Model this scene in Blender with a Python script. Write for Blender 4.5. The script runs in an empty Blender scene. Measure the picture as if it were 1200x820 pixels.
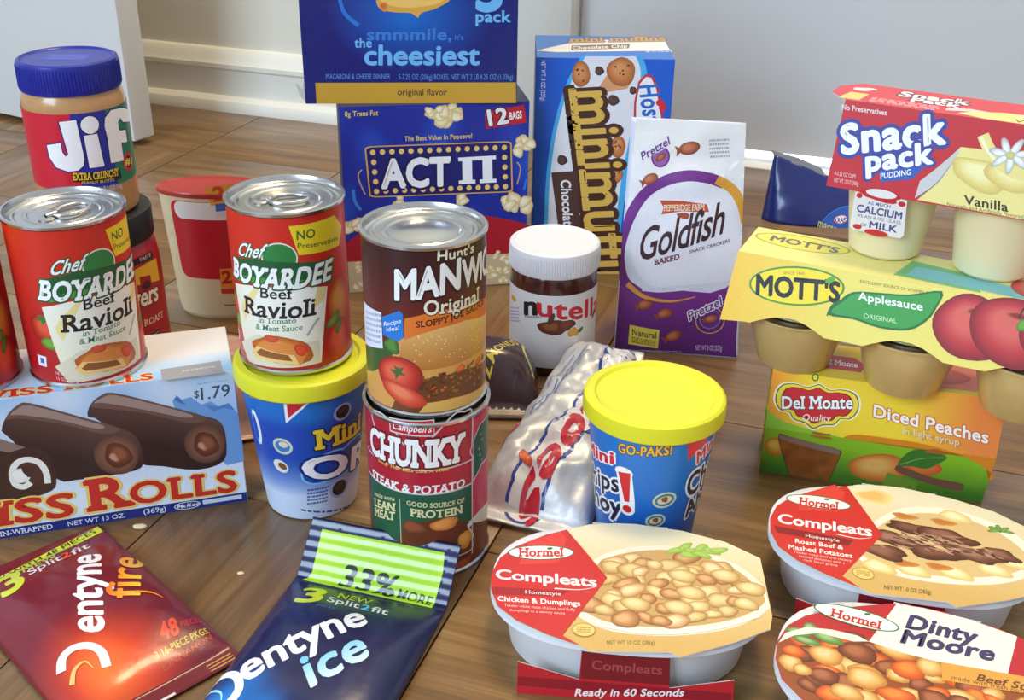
import bpy, bmesh, math, random
from mathutils import Vector, Matrix, noise
from mathutils.geometry import tessellate_polygon

SC = bpy.context.scene
COL = SC.collection
R_ = math.radians

# ------------------------------------------------------------------ camera, world, lights, exposure
cam_d = bpy.data.cameras.new('camera')
cam_d.sensor_width = 36.0
cam_d.lens = 36.0 * 1320 / 1200
cam_d.clip_start = 0.02
cam = bpy.data.objects.new('camera', cam_d)
COL.objects.link(cam)
cam.matrix_world = Matrix.Translation((0, 0, 0.470)) @ Matrix.Rotation(R_(90 - 27.2), 4, 'X') @ Matrix.Rotation(R_(1.0), 4, 'Z')
SC.camera = cam

SC.view_settings.view_transform = 'Standard'
SC.view_settings.look = 'None'
SC.view_settings.gamma = 1.0
SC.view_settings.use_curve_mapping = False
SC.view_settings.exposure = 0.27

world = bpy.data.worlds.new('room_light')
SC.world = world
world.use_nodes = True
wb = world.node_tree.nodes['Background']
wb.inputs[0].default_value = (0.87, 0.92, 1.0, 1)
wb.inputs[1].default_value = 0.52

def area(name, loc, target, sx, sy, power, col):
    d = bpy.data.lights.new(name, 'AREA')
    d.shape = 'RECTANGLE'; d.size = sx; d.size_y = sy; d.energy = power; d.color = col
    o = bpy.data.objects.new(name, d); COL.objects.link(o)
    o.location = loc
    o.rotation_euler = (Vector(target) - Vector(loc)).to_track_quat('-Z', 'Y').to_euler()
    return o
# a tall window behind and to the left of the camera, and a warm ceiling lamp
area('window_daylight', (-1.9, -1.3, 1.75), (0.0, 0.9, 0.1), 1.5, 1.4, 78, (0.60, 0.79, 1.0))
area('ceiling_lamp', (0.25, 1.15, 2.45), (0.15, 1.05, 0), 0.55, 0.55, 27, (1.0, 0.78, 0.46))

# ------------------------------------------------------------------ poses (x, y, z, turn in degrees) of everything standing in the room
POSE = {
 'jif': (-.337, .847, .1565, 0), 'fol': (-.337, .847, 0, 0),
 'swiss': (-.3225, .6636, 0, 17.6),
 'chefL': (-.288, .678, .107, 38), 'chefLL': (-.3650, .6545, .107, 9), 'chefM': (-.1475, .6860, .1150, -8),
 'oreo': (-.1430, .6800, 0, 0), 'man': (-.054, .6295, .1178, 0), 'chu': (-.054, .6255, 0, 0),
 'tub': (-.277, .990, 0, 0), 'kraft': (-.1021, 1.0930, .190, 4.7), 'act': (-.0842, 1.0930, 0, 10.5),
 'muf': (.0855, 1.1455, 0, 0), 'gold': (.1525, .9430, 0, -7), 'nut': (.0352, .8993, 0, 0),
 'chips': (.0935, .640, 0, 0), 'del': (.2735, .7290, 0, -13.5), 'mot': (.278, .7064, .0865, -25.5),
 'snk': (.2925, .7260, .1735, -29),
 'ct': (.072, .5375, 0, -5), 'rt': (.2497, .5860, 0, -14), 'dt': (.2290, .4615, 0, -20),
 'fire': (-.2550, .5362, 0, 45), 'ice': (-.1065, .5025, 0, -15.8),
 'pouch': (.350, 1.262, 0, -6), 'silv': (.047, .748, 0, -18.4), 'alm': (-.020, .8260, 0, 0),
 'redbag': (-.222, .800, 0, 20),
}
# PART2
# ------------------------------------------------------------------ materials
def srgb(c):
    if isinstance(c, str):
        c = tuple(int(c[i:i + 2], 16) for i in (0, 2, 4))
    r = []
    for v in c[:3]:
        v = v / 255.0
        r.append(v / 12.92 if v <= 0.04045 else ((v + 0.055) / 1.055) ** 2.4)
    return tuple(r) + (1.0,)

MATS = {}
def mat(name, col, rough=0.5, metal=0.0, coat=0.0, var=0.06, scale=40.0, bump=0.0, bscale=300.0, trans=0.0, sss=0.0, alpha=1.0, ior=1.45):
    """a plain procedural surface: base colour with a little noise variation and fine relief"""
    if name in MATS: return MATS[name]
    m = bpy.data.materials.new(name); m.use_nodes = True
    nt = m.node_tree; b = nt.nodes['Principled BSDF']
    tc = nt.nodes.new('ShaderNodeTexCoord')
    nz = nt.nodes.new('ShaderNodeTexNoise'); nz.inputs['Scale'].default_value = scale; nz.inputs['Detail'].default_value = 3
    nt.links.new(tc.outputs['Object'], nz.inputs['Vector'])
    mx = nt.nodes.new('ShaderNodeMix'); mx.data_type = 'RGBA'
    c = srgb(col)
    mx.inputs[6].default_value = tuple(v * (1 - var) for v in c[:3]) + (1,)
    mx.inputs[7].default_value = tuple(min(1, v * (1 + var)) for v in c[:3]) + (1,)
    nt.links.new(nz.outputs['Fac'], mx.inputs[0]); nt.links.new(mx.outputs[2], b.inputs['Base Color'])
    b.inputs['Roughness'].default_value = rough; b.inputs['Metallic'].default_value = metal
    b.inputs['Coat Weight'].default_value = coat; b.inputs['Coat Roughness'].default_value = 0.12
    b.inputs['Transmission Weight'].default_value = trans; b.inputs['IOR'].default_value = ior
    b.inputs['Alpha'].default_value = alpha
    if sss:
        b.inputs['Subsurface Weight'].default_value = sss
        b.inputs['Subsurface Radius'].default_value = (1, .7, .4); b.inputs['Subsurface Scale'].default_value = 0.006
    if bump:
        n2 = nt.nodes.new('ShaderNodeTexNoise'); n2.inputs['Scale'].default_value = bscale; n2.inputs['Detail'].default_value = 2
        nt.links.new(tc.outputs['Object'], n2.inputs['Vector'])
        bp = nt.nodes.new('ShaderNodeBump'); bp.inputs['Strength'].default_value = bump; bp.inputs['Distance'].default_value = 0.001
        nt.links.new(n2.outputs['Fac'], bp.inputs['Height']); nt.links.new(bp.outputs['Normal'], b.inputs['Normal'])
    MATS[name] = m
    return m

def ink(name, rough, coat=0.0, metal=0.0, bump=0.0, bscale=60.0):
    """printed surface: the ink colour of every printed shape is stored on the mesh"""
    if name in MATS: return MATS[name]
    m = bpy.data.materials.new(name); m.use_nodes = True
    nt = m.node_tree; b = nt.nodes['Principled BSDF']
    at = nt.nodes.new('ShaderNodeAttribute'); at.attribute_name = 'ink'
    tc = nt.nodes.new('ShaderNodeTexCoord')
    nz = nt.nodes.new('ShaderNodeTexNoise'); nz.inputs['Scale'].default_value = 700; nz.inputs['Detail'].default_value = 1
    nt.links.new(tc.outputs['Object'], nz.inputs['Vector'])
    mr = nt.nodes.new('ShaderNodeMapRange'); mr.inputs[3].default_value = 0.93; mr.inputs[4].default_value = 1.07
    nt.links.new(nz.outputs['Fac'], mr.inputs[0])
    mx = nt.nodes.new('ShaderNodeMix'); mx.data_type = 'RGBA'; mx.blend_type = 'MULTIPLY'; mx.inputs[0].default_value = 1
    nt.links.new(at.outputs['Color'], mx.inputs[6]); nt.links.new(mr.outputs[0], mx.inputs[7])
    nt.links.new(mx.outputs[2], b.inputs['Base Color'])
    b.inputs['Roughness'].default_value = rough; b.inputs['Coat Weight'].default_value = coat
    b.inputs['Coat Roughness'].default_value = 0.15; b.inputs['Metallic'].default_value = metal
    if bump:
        n2 = nt.nodes.new('ShaderNodeTexNoise'); n2.inputs['Scale'].default_value = bscale; n2.inputs['Detail'].default_value = 2
        nt.links.new(tc.outputs['Object'], n2.inputs['Vector'])
        bp = nt.nodes.new('ShaderNodeBump'); bp.inputs['Strength'].default_value = bump; bp.inputs['Distance'].default_value = 0.002
        nt.links.new(n2.outputs['Fac'], bp.inputs['Height']); nt.links.new(bp.outputs['Normal'], b.inputs['Normal'])
    MATS[name] = m
    return m

M_PAPER = ink('printed_paper_label', 0.42, 0.15)
M_CARD = ink('printed_carton', 0.45, 0.12)
M_GLOSS = ink('printed_glossy_film', 0.30, 0.35, bump=0.25, bscale=70)
M_BAG = ink('printed_matte_bag', 0.45, 0.1, bump=0.3, bscale=45)
M_FOIL = ink('printed_foil_bag', 0.28, 0.2, metal=0.0, bump=0.5, bscale=55)
M_TIN = mat('bright_tinplate', (205, 205, 203), 0.24, 1.0, var=0.04, bump=0.03, bscale=500)
M_WHITEP = mat('white_plastic', (232, 232, 234), 0.42, coat=0.1, var=0.02)
M_WCARD = mat('plain_white_carton', (228, 226, 220), 0.7, var=0.03)

# ------------------------------------------------------------------ scene helpers
def root(name, label, cat, pose, group=None):
    o = bpy.data.objects.new(name, None); COL.objects.link(o)
    o.empty_display_size = 0.02
    x, y, z, r = POSE[pose] if isinstance(pose, str) else pose
    o.location = (x, y, z); o.rotation_euler = (0, 0, R_(r))
    o['label'] = label; o['category'] = cat
    if group: o['group'] = group
    return o

def link(name, me, m, parent=None, smooth=True, label=None):
    o = bpy.data.objects.new(name, me); COL.objects.link(o)
    if m is not None: me.materials.append(m)
    if smooth and len(me.polygons):
        me.polygons.foreach_set('use_smooth', [True] * len(me.polygons))
    if parent: o.parent = parent
    if label: o['label'] = label
    return o

def mesh(name, vs, fs, m, parent=None, smooth=True, label=None):
    me = bpy.data.meshes.new(name); me.from_pydata([tuple(v) for v in vs], [], fs); me.update()
    bm = bmesh.new(); bm.from_mesh(me); bmesh.ops.recalc_face_normals(bm, faces=bm.faces)
    bm.to_mesh(me); bm.free()
    return link(name, me, m, parent, smooth, label)

def sharp(o, deg=35):
    me = o.data
    bm = bmesh.new(); bm.from_mesh(me)
    for e in bm.edges:
        e.smooth = not (len(e.link_faces) == 2 and e.calc_face_angle(0) > R_(deg))
    bm.to_mesh(me); bm.free()
    return o

def lathe(name, prof, m, parent=None, n=56, loc=(0, 0, 0), label=None, sx=1.0, sy=1.0, sh=30):
    vs, fs, rings = [], [], []
    for r, z in prof:
        if r <= 1e-6:
            rings.append([len(vs)]); vs.append((loc[0], loc[1], loc[2] + z))
        else:
            rings.append(list(range(len(vs), len(vs) + n)))
            for k in range(n):
                a = 2 * math.pi * k / n
                vs.append((loc[0] + r * math.cos(a) * sx, loc[1] + r * math.sin(a) * sy, loc[2] + z))
    for a, b in zip(rings, rings[1:]):
        for k in range(n):
            k2 = (k + 1) % n
            if len(a) == 1 and len(b) == 1: continue
            if len(a) == 1: fs.append((a[0], b[k], b[k2]))
            elif len(b) == 1: fs.append((a[k], b[0], a[k2]))
            else: fs.append((a[k], b[k], b[k2], a[k2]))
    return sharp(mesh(name, vs, fs, m, parent, True, label), sh)

def box(name, x0, x1, y0, y1, z0, z1, m, parent=None, bev=0.0008, label=None):
    bm = bmesh.new(); bmesh.ops.create_cube(bm, size=1)
    for v in bm.verts:
        v.co = Vector(((x0 + x1) / 2 + v.co.x * (x1 - x0), (y0 + y1) / 2 + v.co.y * (y1 - y0), (z0 + z1) / 2 + v.co.z * (z1 - z0)))
    if bev: bmesh.ops.bevel(bm, geom=list(bm.edges), offset=bev, segments=2, affect='EDGES', profile=0.5)
    me = bpy.data.meshes.new(name); bm.to_mesh(me); bm.free()
    return sharp(link(name, me, m, parent, True, label), 40)

def prism(name, outline, z0, z1, m, parent=None, label=None, bev=0.0):
    n = len(outline)
    vs = [(x, y, z0) for x, y in outline] + [(x, y, z1) for x, y in outline]
    fs = [tuple(range(n - 1, -1, -1)), tuple(range(n, 2 * n))] + [(i, (i + 1) % n, n + (i + 1) % n, n + i) for i in range(n)]
    return sharp(mesh(name, vs, fs, m, parent, True, label), 30)

def tube(name, pts, r, m, parent=None, n=8, closed=False):
    vs, fs = [], []
    P = [Vector(p) for p in pts]; L = len(P)
    for i, p in enumerate(P):
        a = P[(i - 1) % L] if (closed or i) else P[i]; b = P[(i + 1) % L] if (closed or i < L - 1) else P[i]
        t = (b - a).normalized(); s = t.cross(Vector((0, 0, 1)))
        s = s.normalized() if s.length > 1e-4 else Vector((1, 0, 0)); w = s.cross(t)
        for k in range(n):
            q = 2 * math.pi * k / n; vs.append(p + (s * math.cos(q) + w * math.sin(q)) * r)
    for i in range(L if closed else L - 1):
        j = (i + 1) % L
        for k in range(n):
            fs.append((i * n + k, i * n + (k + 1) % n, j * n + (k + 1) % n, j * n + k))
    return mesh(name, vs, fs, m, parent)

# ------------------------------------------------------------------ print: flat artwork in millimetres laid on a surface
_cu = bpy.data.curves.new('lettering', 'FONT'); _cu.resolution_u = 3; _cu.fill_mode = 'FRONT'
_to = bpy.data.objects.new('lettering', _cu)
_tc = {}
CAP = 0.682
def glyphs(s, off, sp, serif):
    k = (s, round(off, 4), sp, serif)
    if k in _tc: return _tc[k]
    _cu.body = s; _cu.offset = off; _cu.space_character = sp
    me = _to.to_mesh()
    vs = [(v.co.x, v.co.y) for v in me.vertices]
    fs = [tuple(p.vertices) for p in me.polygons]
    if serif:                                   # slab serifs on every flat stem end
        cnt = {}
        for f in fs:
            for a, b in zip(f, f[1:] + f[:1]):
                e = (min(a, b), max(a, b)); cnt[e] = cnt.get(e, 0) + 1
        for (a, b), c in cnt.items():
            if c != 1: continue
            (xa, ya), (xb, yb) = vs[a], vs[b]
            if abs(ya - yb) < 1e-4 and 0.06 < abs(xa - xb) < 0.24:
                y = ya; h = 0.075 + off
                if min(abs(y + off), abs(y - CAP - off), abs(y - 0.51 - off), abs(y - 0.712 - off)) > 0.045: continue
                up = y < 0.1
                x0, x1 = min(xa, xb) - 0.075, max(xa, xb) + 0.075
                y0, y1 = (y, y + h) if up else (y - h, y)
                i = len(vs); vs += [(x0, y0), (x1, y0), (x1, y1), (x0, y1)]; fs += [(i, i + 1, i + 2), (i, i + 2, i + 3)]
    _to.to_mesh_clear()
    _tc[k] = (vs, fs)
    return _tc[k]

def spline(pts, n=6, closed=False):
    L = len(pts); out = []
    rng = range(L if closed else L - 1)
    for i in rng:
        g = lambda j: Vector(pts[j % L]) if closed else Vector(pts[max(0, min(L - 1, j))])
        a, b, c, d = g(i - 1), g(i), g(i + 1), g(i + 2)
        for k in range(n):
            t = k / n
            p = 0.5 * ((2 * b) + (c - a) * t + (2 * a - 5 * b + 4 * c - d) * t * t + (3 * b - a - 3 * c + d) * t ** 3)
            out.append((p.x, p.y))
    if not closed: out.append(tuple(pts[-1][:2]))
    return out

def lerp(a, b, t): return tuple(x + (y - x) * t for x, y in zip(a, b))

class Art:
    def __init__(s, fmap, gu=0, gv=0, step=0.02, lift=0.06):
        s.f = fmap; s.gu = gu; s.gv = gv; s.items = []; s.tag = ''; s.step = step; s.lift = lift; s.base = None
    def on(s, tag): s.tag = tag; return s
    def raw(s, vs, tris, cols, ex=None): s.items.append((s.tag, vs, tris, cols, ex))
    def poly(s, pts, col):
        tr = tessellate_polygon([[Vector((x, y, 0)) for x, y in pts]])
        c = srgb(col); s.raw(list(pts), [tuple(t) for t in tr], [c] * len(pts))
    def rect(s, x0, y0, x1, y1, col): s.poly([(x0, y0), (x1, y0), (x1, y1), (x0, y1)], col)
    def shade(s, pts, fn, g):
        """polygon whose ink follows fn(u, v)"""
        tr = tessellate_polygon([[Vector((x, y, 0)) for x, y in pts]])
        bm = bmesh.new(); bv = [bm.verts.new((x, y, 0)) for x, y in pts]
        for t in tr:
            try: bm.faces.new([bv[i] for i in t])
            except ValueError: pass
        for ax in (0, 1):
            lo = min(p[ax] for p in pts); hi = max(p[ax] for p in pts)
            k = math.floor((lo - .37) / g) + 1
            no = Vector((1, 0, 0)) if ax == 0 else Vector((0, 1, 0))
            while k * g + .37 < hi:
                bmesh.ops.bisect_plane(bm, geom=bm.verts[:] + bm.edges[:] + bm.faces[:], plane_co=no * (k * g + .37), plane_no=no); k += 1
        bmesh.ops.triangulate(bm, faces=bm.faces[:])
        bm.verts.index_update()
        vs = [(v.co.x, v.co.y) for v in bm.verts]
        s.raw(vs, [tuple(v.index for v in f.verts) for f in bm.faces], [srgb(fn(x, y)) for x, y in vs]); bm.free()
    def grad(s, pts, c0, c1, p0, p1, g=8):
        d = (p1[0] - p0[0], p1[1] - p0[1]); L = d[0] ** 2 + d[1] ** 2
        s.shade(pts, lambda x, y: lerp(c0, c1, max(0, min(1, ((x - p0[0]) * d[0] + (y - p0[1]) * d[1]) / L))), g)
    def ell(s, c, rx, ry, col, rot=0, n=32, a0=0, a1=360):
        q = R_(rot); pts = []
        for k in range(n if a1 - a0 >= 360 else n + 1):
            a = R_(a0 + (a1 - a0) * k / n); x, y = rx * math.cos(a), ry * math.sin(a)
            pts.append((c[0] + x * math.cos(q) - y * math.sin(q), c[1] + x * math.sin(q) + y * math.cos(q)))
        s.poly(pts, col); return pts
    def blob(s, c, rx, ry, cols, rot=0, irr=0.1, seed=0, n=22, hl=(-0.25, 0.3)):
        """rounded printed shape, ink running from cols[0] inside to cols[-1] at the edge"""
        rnd = random.Random(seed * 7 + 3); ph = [rnd.uniform(0, 6.28) for _ in range(4)]
        q = R_(rot); K = len(cols); vs, cs, tr = [], [], []
        fr = [0.0] + [(j + 1) / K for j in range(K)] if K > 1 else [0.0, 1.0]
        cl = [cols[0]] + list(cols)
        vs.append((c[0] + hl[0] * rx * math.cos(q) - hl[1] * ry * math.sin(q), c[1] + hl[0] * rx * math.sin(q) + hl[1] * ry * math.cos(q))); cs.append(srgb(cols[0]))
        for j in range(1, len(fr)):
            f = fr[j]
            for k in range(n):
                a = 2 * math.pi * k / n
                w = 1 + irr * (math.sin(2 * a + ph[0]) * .5 + math.sin(3 * a + ph[1]) * .5 + math.sin(5 * a + ph[2]) * .35)
                x = rx * (f * w * math.cos(a) + hl[0] * (1 - f)); y = ry * (f * w * math.sin(a) + hl[1] * (1 - f))
                vs.append((c[0] + x * math.cos(q) - y * math.sin(q), c[1] + x * math.sin(q) + y * math.cos(q))); cs.append(srgb(cl[j]))
        for k in range(n): tr.append((0, 1 + k, 1 + (k + 1) % n))
        for j in range(1, len(fr) - 1):
            o0, o1 = 1 + (j - 1) * n, 1 + j * n
            for k in range(n):
                k2 = (k + 1) % n; tr += [(o0 + k, o1 + k, o1 + k2), (o0 + k, o1 + k2, o0 + k2)]
        s.raw(vs, tr, cs)
    def stroke(s, pts, w, col, smooth=True, closed=False, taper=False):
        P = spline(pts, 6, closed) if smooth else list(pts); L = len(P); vs, tr = [], []
        for i in range(L):
            a = P[(i - 1) % L] if (closed or i) else P[i]; b = P[(i + 1) % L] if (closed or i < L - 1) else P[i]
            dx, dy = b[0] - a[0], b[1] - a[1]; d = math.hypot(dx, dy) or 1
            ww = w / 2 * ((1 - 0.85 * i / (L - 1)) if taper else 1)
            vs += [(P[i][0] - dy / d * ww, P[i][1] + dx / d * ww), (P[i][0] + dy / d * ww, P[i][1] - dx / d * ww)]
        for i in range(L if closed else L - 1):
            j = (i + 1) % L; tr += [(2 * i, 2 * i + 1, 2 * j + 1), (2 * i, 2 * j + 1, 2 * j)]
        s.raw(vs, tr, [srgb(col)] * len(vs))
    def text(s, t, bl, br, tl, col, b=0.012, out=(), sp=1.0, serif=False, arc=0.0, lean=0.0, col2=None):
        b = min(b, .042 if b >= .06 else .026 if any(ch in 'eas' for ch in t) else .038); sp = sp + 1.6 * b
        v0, _ = glyphs(t, 0.0, sp, False)
        x0 = min(p[0] for p in v0); x1 = max(p[0] for p in v0)
        gv, gf = glyphs(t, 0.0 if b >= .015 else b, sp, serif)
        cnt = {}
        for f in gf:
            for p, q in zip(f, f[1:] + f[:1]):
                e = (min(p, q), max(p, q)); cnt[e] = cnt.get(e, 0) + 1
        for off, c in [(o * .62 + b, q) for o, q in out] + [(b if b >= .015 else 0, col)]:
            vs, fs = list(gv), list(gf)
            if off > 0:                              # heavier or outlined letters: a band and a dot along every edge
                seen = set()
                for (p, q), n_ in cnt.items():
                    if n_ != 1: continue
                    (xa, ya), (xb, yb) = gv[p], gv[q]; d = math.hypot(xb - xa, yb - ya) or 1
                    nx, ny = -(yb - ya) / d * off, (xb - xa) / d * off; i = len(vs)
                    vs += [(xa + nx, ya + ny), (xa - nx, ya - ny), (xb - nx, yb - ny), (xb + nx, yb + ny)]; fs += [(i, i + 1, i + 2), (i, i + 2, i + 3)]
                    if p not in seen:
                        seen.add(p); i = len(vs); vs += [(xa + off * math.cos(k * math.pi / 4), ya + off * math.sin(k * math.pi / 4)) for k in range(8)]
                        fs += [(i, i + k, i + k + 1) for k in range(1, 7)]
            # pieces that overlap inside one word lie a hair above each other
            par = list(range(len(vs)))
            def find(i):
                while par[i] != i: par[i] = par[par[i]]; i = par[i]
                return i
            for f in fs:
                r0 = find(f[0])
                for i in f[1:]: par[find(i)] = r0
            num, ex = {}, []
            for i in range(len(vs)):
                r0 = find(i); num.setdefault(r0, len(num)); ex.append((num[r0] % 23) * .0007)
            P = []; cs = []
            for x, y in vs:
                a = (x - x0) / (x1 - x0); h = y / CAP + arc * 4 * a * (1 - a); a += lean * h * CAP / (x1 - x0)
                P.append((bl[0] + (br[0] - bl[0]) * a + (tl[0] - bl[0]) * h, bl[1] + (br[1] - bl[1]) * a + (tl[1] - bl[1]) * h))
                cs.append(srgb(lerp(col, col2, max(0, min(1, h))) if (c is col and col2) else c))
            s.raw(P, fs, cs, ex)
    def build(s, name, parent, m, names=None, back=None, thick=0.0006):
        """one mesh for the panel itself, one child mesh for each kind of print on it"""
        tags = []
        for it in s.items:
            if it[0] not in tags: tags.append(it[0])
        base = None
        lay, bxs = [], []                        # how many printed shapes lie under each one
        for tag, vs, tris, cs, ex in s.items:
            b = (min(p[0] for p in vs), min(p[1] for p in vs), max(p[0] for p in vs), max(p[1] for p in vs))
            lay.append(1 + max([l for l, q in zip(lay, bxs) if q[0] < b[2] and b[0] < q[2] and q[1] < b[3] and b[1] < q[3]], default=-1)); bxs.append(b)
        def faceted(x, y, h):
            """surface point raised by h; between the grid lines the surface is flat so that all layers stay parallel"""
            x0 = math.floor(x / s.gu + 1e-6) * s.gu if s.gu else x; y0 = math.floor(y / s.gv + 1e-6) * s.gv if s.gv else y
            tx = (x - x0) / s.gu if s.gu else 0; ty = (y - y0) / s.gv if s.gv else 0
            def pt(a, b):
                p, n = s.f(a, b); return p + n * h
            P = pt(x0, y0)
            if tx > 1e-5: P = P.lerp(pt(x0 + s.gu, y0), tx)
            if ty > 1e-5:
                Q = pt(x0, y0 + s.gv)
                if tx > 1e-5: Q = Q.lerp(pt(x0 + s.gu, y0 + s.gv), tx)
                P = P.lerp(Q, ty)
            return P
        for tg in tags:
            bm = bmesh.new(); cl = bm.verts.layers.float_color.new('ink'); ol = bm.verts.layers.float.new('lift')
            for k, (tag, vs, tris, cs, ex) in enumerate(s.items):
                if tag != tg: continue
                k = lay[k]
                bv = []
                for q, ((x, y), c) in enumerate(zip(vs, cs)):
                    v = bm.verts.new((x, y, 0)); v[cl] = c; v[ol] = s.lift + k * s.step + (ex[q] if ex else 0); bv.append(v)
                for t in tris:
                    if len(set(t)) < 3: continue
                    try: bm.faces.new([bv[i] for i in t])
                    except ValueError: pass
            for ax, g in ((0, s.gu), (1, s.gv)):
                if not g: continue
                lo = min(v.co[ax] for v in bm.verts); hi = max(v.co[ax] for v in bm.verts)
                no = Vector((1, 0, 0)) if ax == 0 else Vector((0, 1, 0)); k = math.floor(lo / g) + 1
                while k * g < hi:
                    bmesh.ops.bisect_plane(bm, geom=bm.verts[:] + bm.edges[:] + bm.faces[:], plane_co=no * (k * g), plane_no=no); k += 1
            bmesh.ops.delete(bm, geom=[v for v in bm.verts if not v.link_faces], context='VERTS')
            bm.verts.index_update()
            nrm = []
            for v in bm.verts:
                x, y = v.co.x, v.co.y
                nrm.append(s.f(x, y)[1]); v.co = faceted(x, y, v[ol] * 0.001)
            for f in bm.faces: f.normal_update()
            flip = [f for f in bm.faces if f.normal.dot(sum((nrm[v.index] for v in f.verts), Vector((0, 0, 0)))) < 0]
            bmesh.ops.reverse_faces(bm, faces=flip)
            if tg == '' and back:
                bc = srgb((222, 218, 208)); fr, bk = [], []
                for x, y in back:
                    p, n = s.f(x, y)
                    v = bm.verts.new(p + n * 0.00004); v[cl] = bc; fr.append(v); nrm.append(n)
                    v = bm.verts.new(p - n * thick); v[cl] = bc; bk.append(v); nrm.append(-n)
                for t in tessellate_polygon([[Vector((x, y, 0)) for x, y in back]]):
                    try: bm.faces.new([bk[i] for i in t])
                    except ValueError: pass
                for i in range(len(back)):
                    j = (i + 1) % len(back)
                    try: bm.faces.new([fr[i], fr[j], bk[j], bk[i]])
                    except ValueError: pass
            me = bpy.data.meshes.new(tg or name); bm.to_mesh(me); bm.free()
            o = link(tg or name, me, m, None, True)
            if not (tg == '' and back):
                me.normals_split_custom_set_from_vertices([tuple(n) for n in nrm])
            else:
                sharp(o, 40)
            if 'lift' in me.attributes: me.attributes.remove(me.attributes['lift'])
            if base is None: base = o; o.parent = parent
            else: o.parent = base
        return base

def on_plane(o, u, v):
    o, u, v = Vector(o), Vector(u).normalized(), Vector(v).normalized(); n = u.cross(v)
    return lambda a, b: (o + u * (a * .001) + v * (b * .001), n)
def on_cone(r0, r1, h, ref):
    k = (r1 - r0) / h
    def f(a, b):
        q = a * .001 / ref; z = b * .001; r = r0 + k * z
        return Vector((r * math.sin(q), -r * math.cos(q), z)), Vector((math.sin(q), -math.cos(q), -k)).normalized()
    return f
def rrect(x0, y0, x1, y1, r, n=5):
    P = []
    for cx, cy, a in ((x1 - r, y0 + r, -90), (x1 - r, y1 - r, 0), (x0 + r, y1 - r, 90), (x0 + r, y0 + r, 180)):
        for k in range(n + 1):
            q = R_(a + 90 * k / n); P.append((cx + r * math.cos(q), cy + r * math.sin(q)))
    return P
def wrap(R): return math.pi * R * 1000      # half a turn of label, in millimetres
def bars(A, bl, br, tl, col, n=1, seed=0):
    """rows of print too small to read"""
    rnd = random.Random(seed)
    for i in range(n):
        a = 0.0
        while a < 0.97:
            w = rnd.uniform(0.05, 0.16); b = min(1, a + w)
            y0, y1 = 1 - (i + .75) / n, 1 - (i + .25) / n
            g = lambda s, t: (bl[0] + (br[0] - bl[0]) * s + (tl[0] - bl[0]) * t, bl[1] + (br[1] - bl[1]) * s + (tl[1] - bl[1]) * t)
            A.poly([g(a, y0), g(b, y0), g(b, y1), g(a, y1)], col); a = b + 0.03
# ------------------------------------------------------------------ the room: floor, wall, doors, baseboard
def wood_mat():
    m = bpy.data.materials.new('wood_grain_tile'); m.use_nodes = True
    nt = m.node_tree; b = nt.nodes['Principled BSDF']; N = nt.nodes.new; L = nt.links.new
    tc = N('ShaderNodeTexCoord'); oi = N('ShaderNodeObjectInfo')
    sh = N('ShaderNodeVectorMath'); sh.operation = 'MULTIPLY_ADD'
    cb = N('ShaderNodeCombineXYZ'); mu = N('ShaderNodeMath'); mu.operation = 'MULTIPLY'; mu.inputs[1].default_value = 40
    L(oi.outputs['Random'], mu.inputs[0]); L(mu.outputs[0], cb.inputs[1]); L(mu.outputs[0], cb.inputs[0])
    sh.inputs[1].default_value = (1, 1, 1); L(tc.outputs['Object'], sh.inputs[0]); L(cb.outputs[0], sh.inputs[2])
    mp = N('ShaderNodeMapping'); mp.inputs['Scale'].default_value = (4, 44, 4); L(sh.outputs[0], mp.inputs[0])
    n1 = N('ShaderNodeTexNoise'); n1.inputs['Scale'].default_value = 1.3; n1.inputs['Detail'].default_value = 6; n1.inputs['Distortion'].default_value = 0.7
    L(mp.outputs[0], n1.inputs['Vector'])
    mp2 = N('ShaderNodeMapping'); mp2.inputs['Scale'].default_value = (14, 420, 14); L(sh.outputs[0], mp2.inputs[0])
    n2 = N('ShaderNodeTexNoise'); n2.inputs['Scale'].default_value = 1.0; n2.inputs['Detail'].default_value = 3
    L(mp2.outputs[0], n2.inputs['Vector'])
    cr = N('ShaderNodeValToRGB'); e = cr.color_ramp.elements
    e[0].position = 0.28; e[0].color = srgb((104, 75, 42)); e[1].position = 0.72; e[1].color = srgb((152, 117, 74))
    k = cr.color_ramp.elements.new(0.5); k.color = srgb((130, 95, 55))
    L(n1.outputs['Fac'], cr.inputs[0])
    mx = N('ShaderNodeMix'); mx.data_type = 'RGBA'; mx.blend_type = 'MULTIPLY'; mx.inputs[0].default_value = 1
    mr = N('ShaderNodeMapRange'); mr.inputs[1].default_value = 0.3; mr.inputs[2].default_value = 0.7; mr.inputs[3].default_value = 0.78; mr.inputs[4].default_value = 1.1
    L(n2.outputs['Fac'], mr.inputs[0]); L(cr.outputs[0], mx.inputs[6]); L(mr.outputs[0], mx.inputs[7])
    mx2 = N('ShaderNodeMix'); mx2.data_type = 'RGBA'; mx2.blend_type = 'MULTIPLY'; mx2.inputs[0].default_value = 1
    mr2 = N('ShaderNodeMapRange'); mr2.inputs[3].default_value = 0.8; mr2.inputs[4].default_value = 1.12; L(oi.outputs['Random'], mr2.inputs[0])
    L(mx.outputs[2], mx2.inputs[6]); L(mr2.outputs[0], mx2.inputs[7]); L(mx2.outputs[2], b.inputs['Base Color'])
    b.inputs['Roughness'].default_value = 0.36; b.inputs['Coat Weight'].default_value = 0.35; b.inputs['Coat Roughness'].default_value = 0.22
    bp = N('ShaderNodeBump'); bp.inputs['Strength'].default_value = 0.12; bp.inputs['Distance'].default_value = 0.001
    L(n2.outputs['Fac'], bp.inputs['Height']); L(bp.outputs['Normal'], b.inputs['Normal'])
    return m
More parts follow.
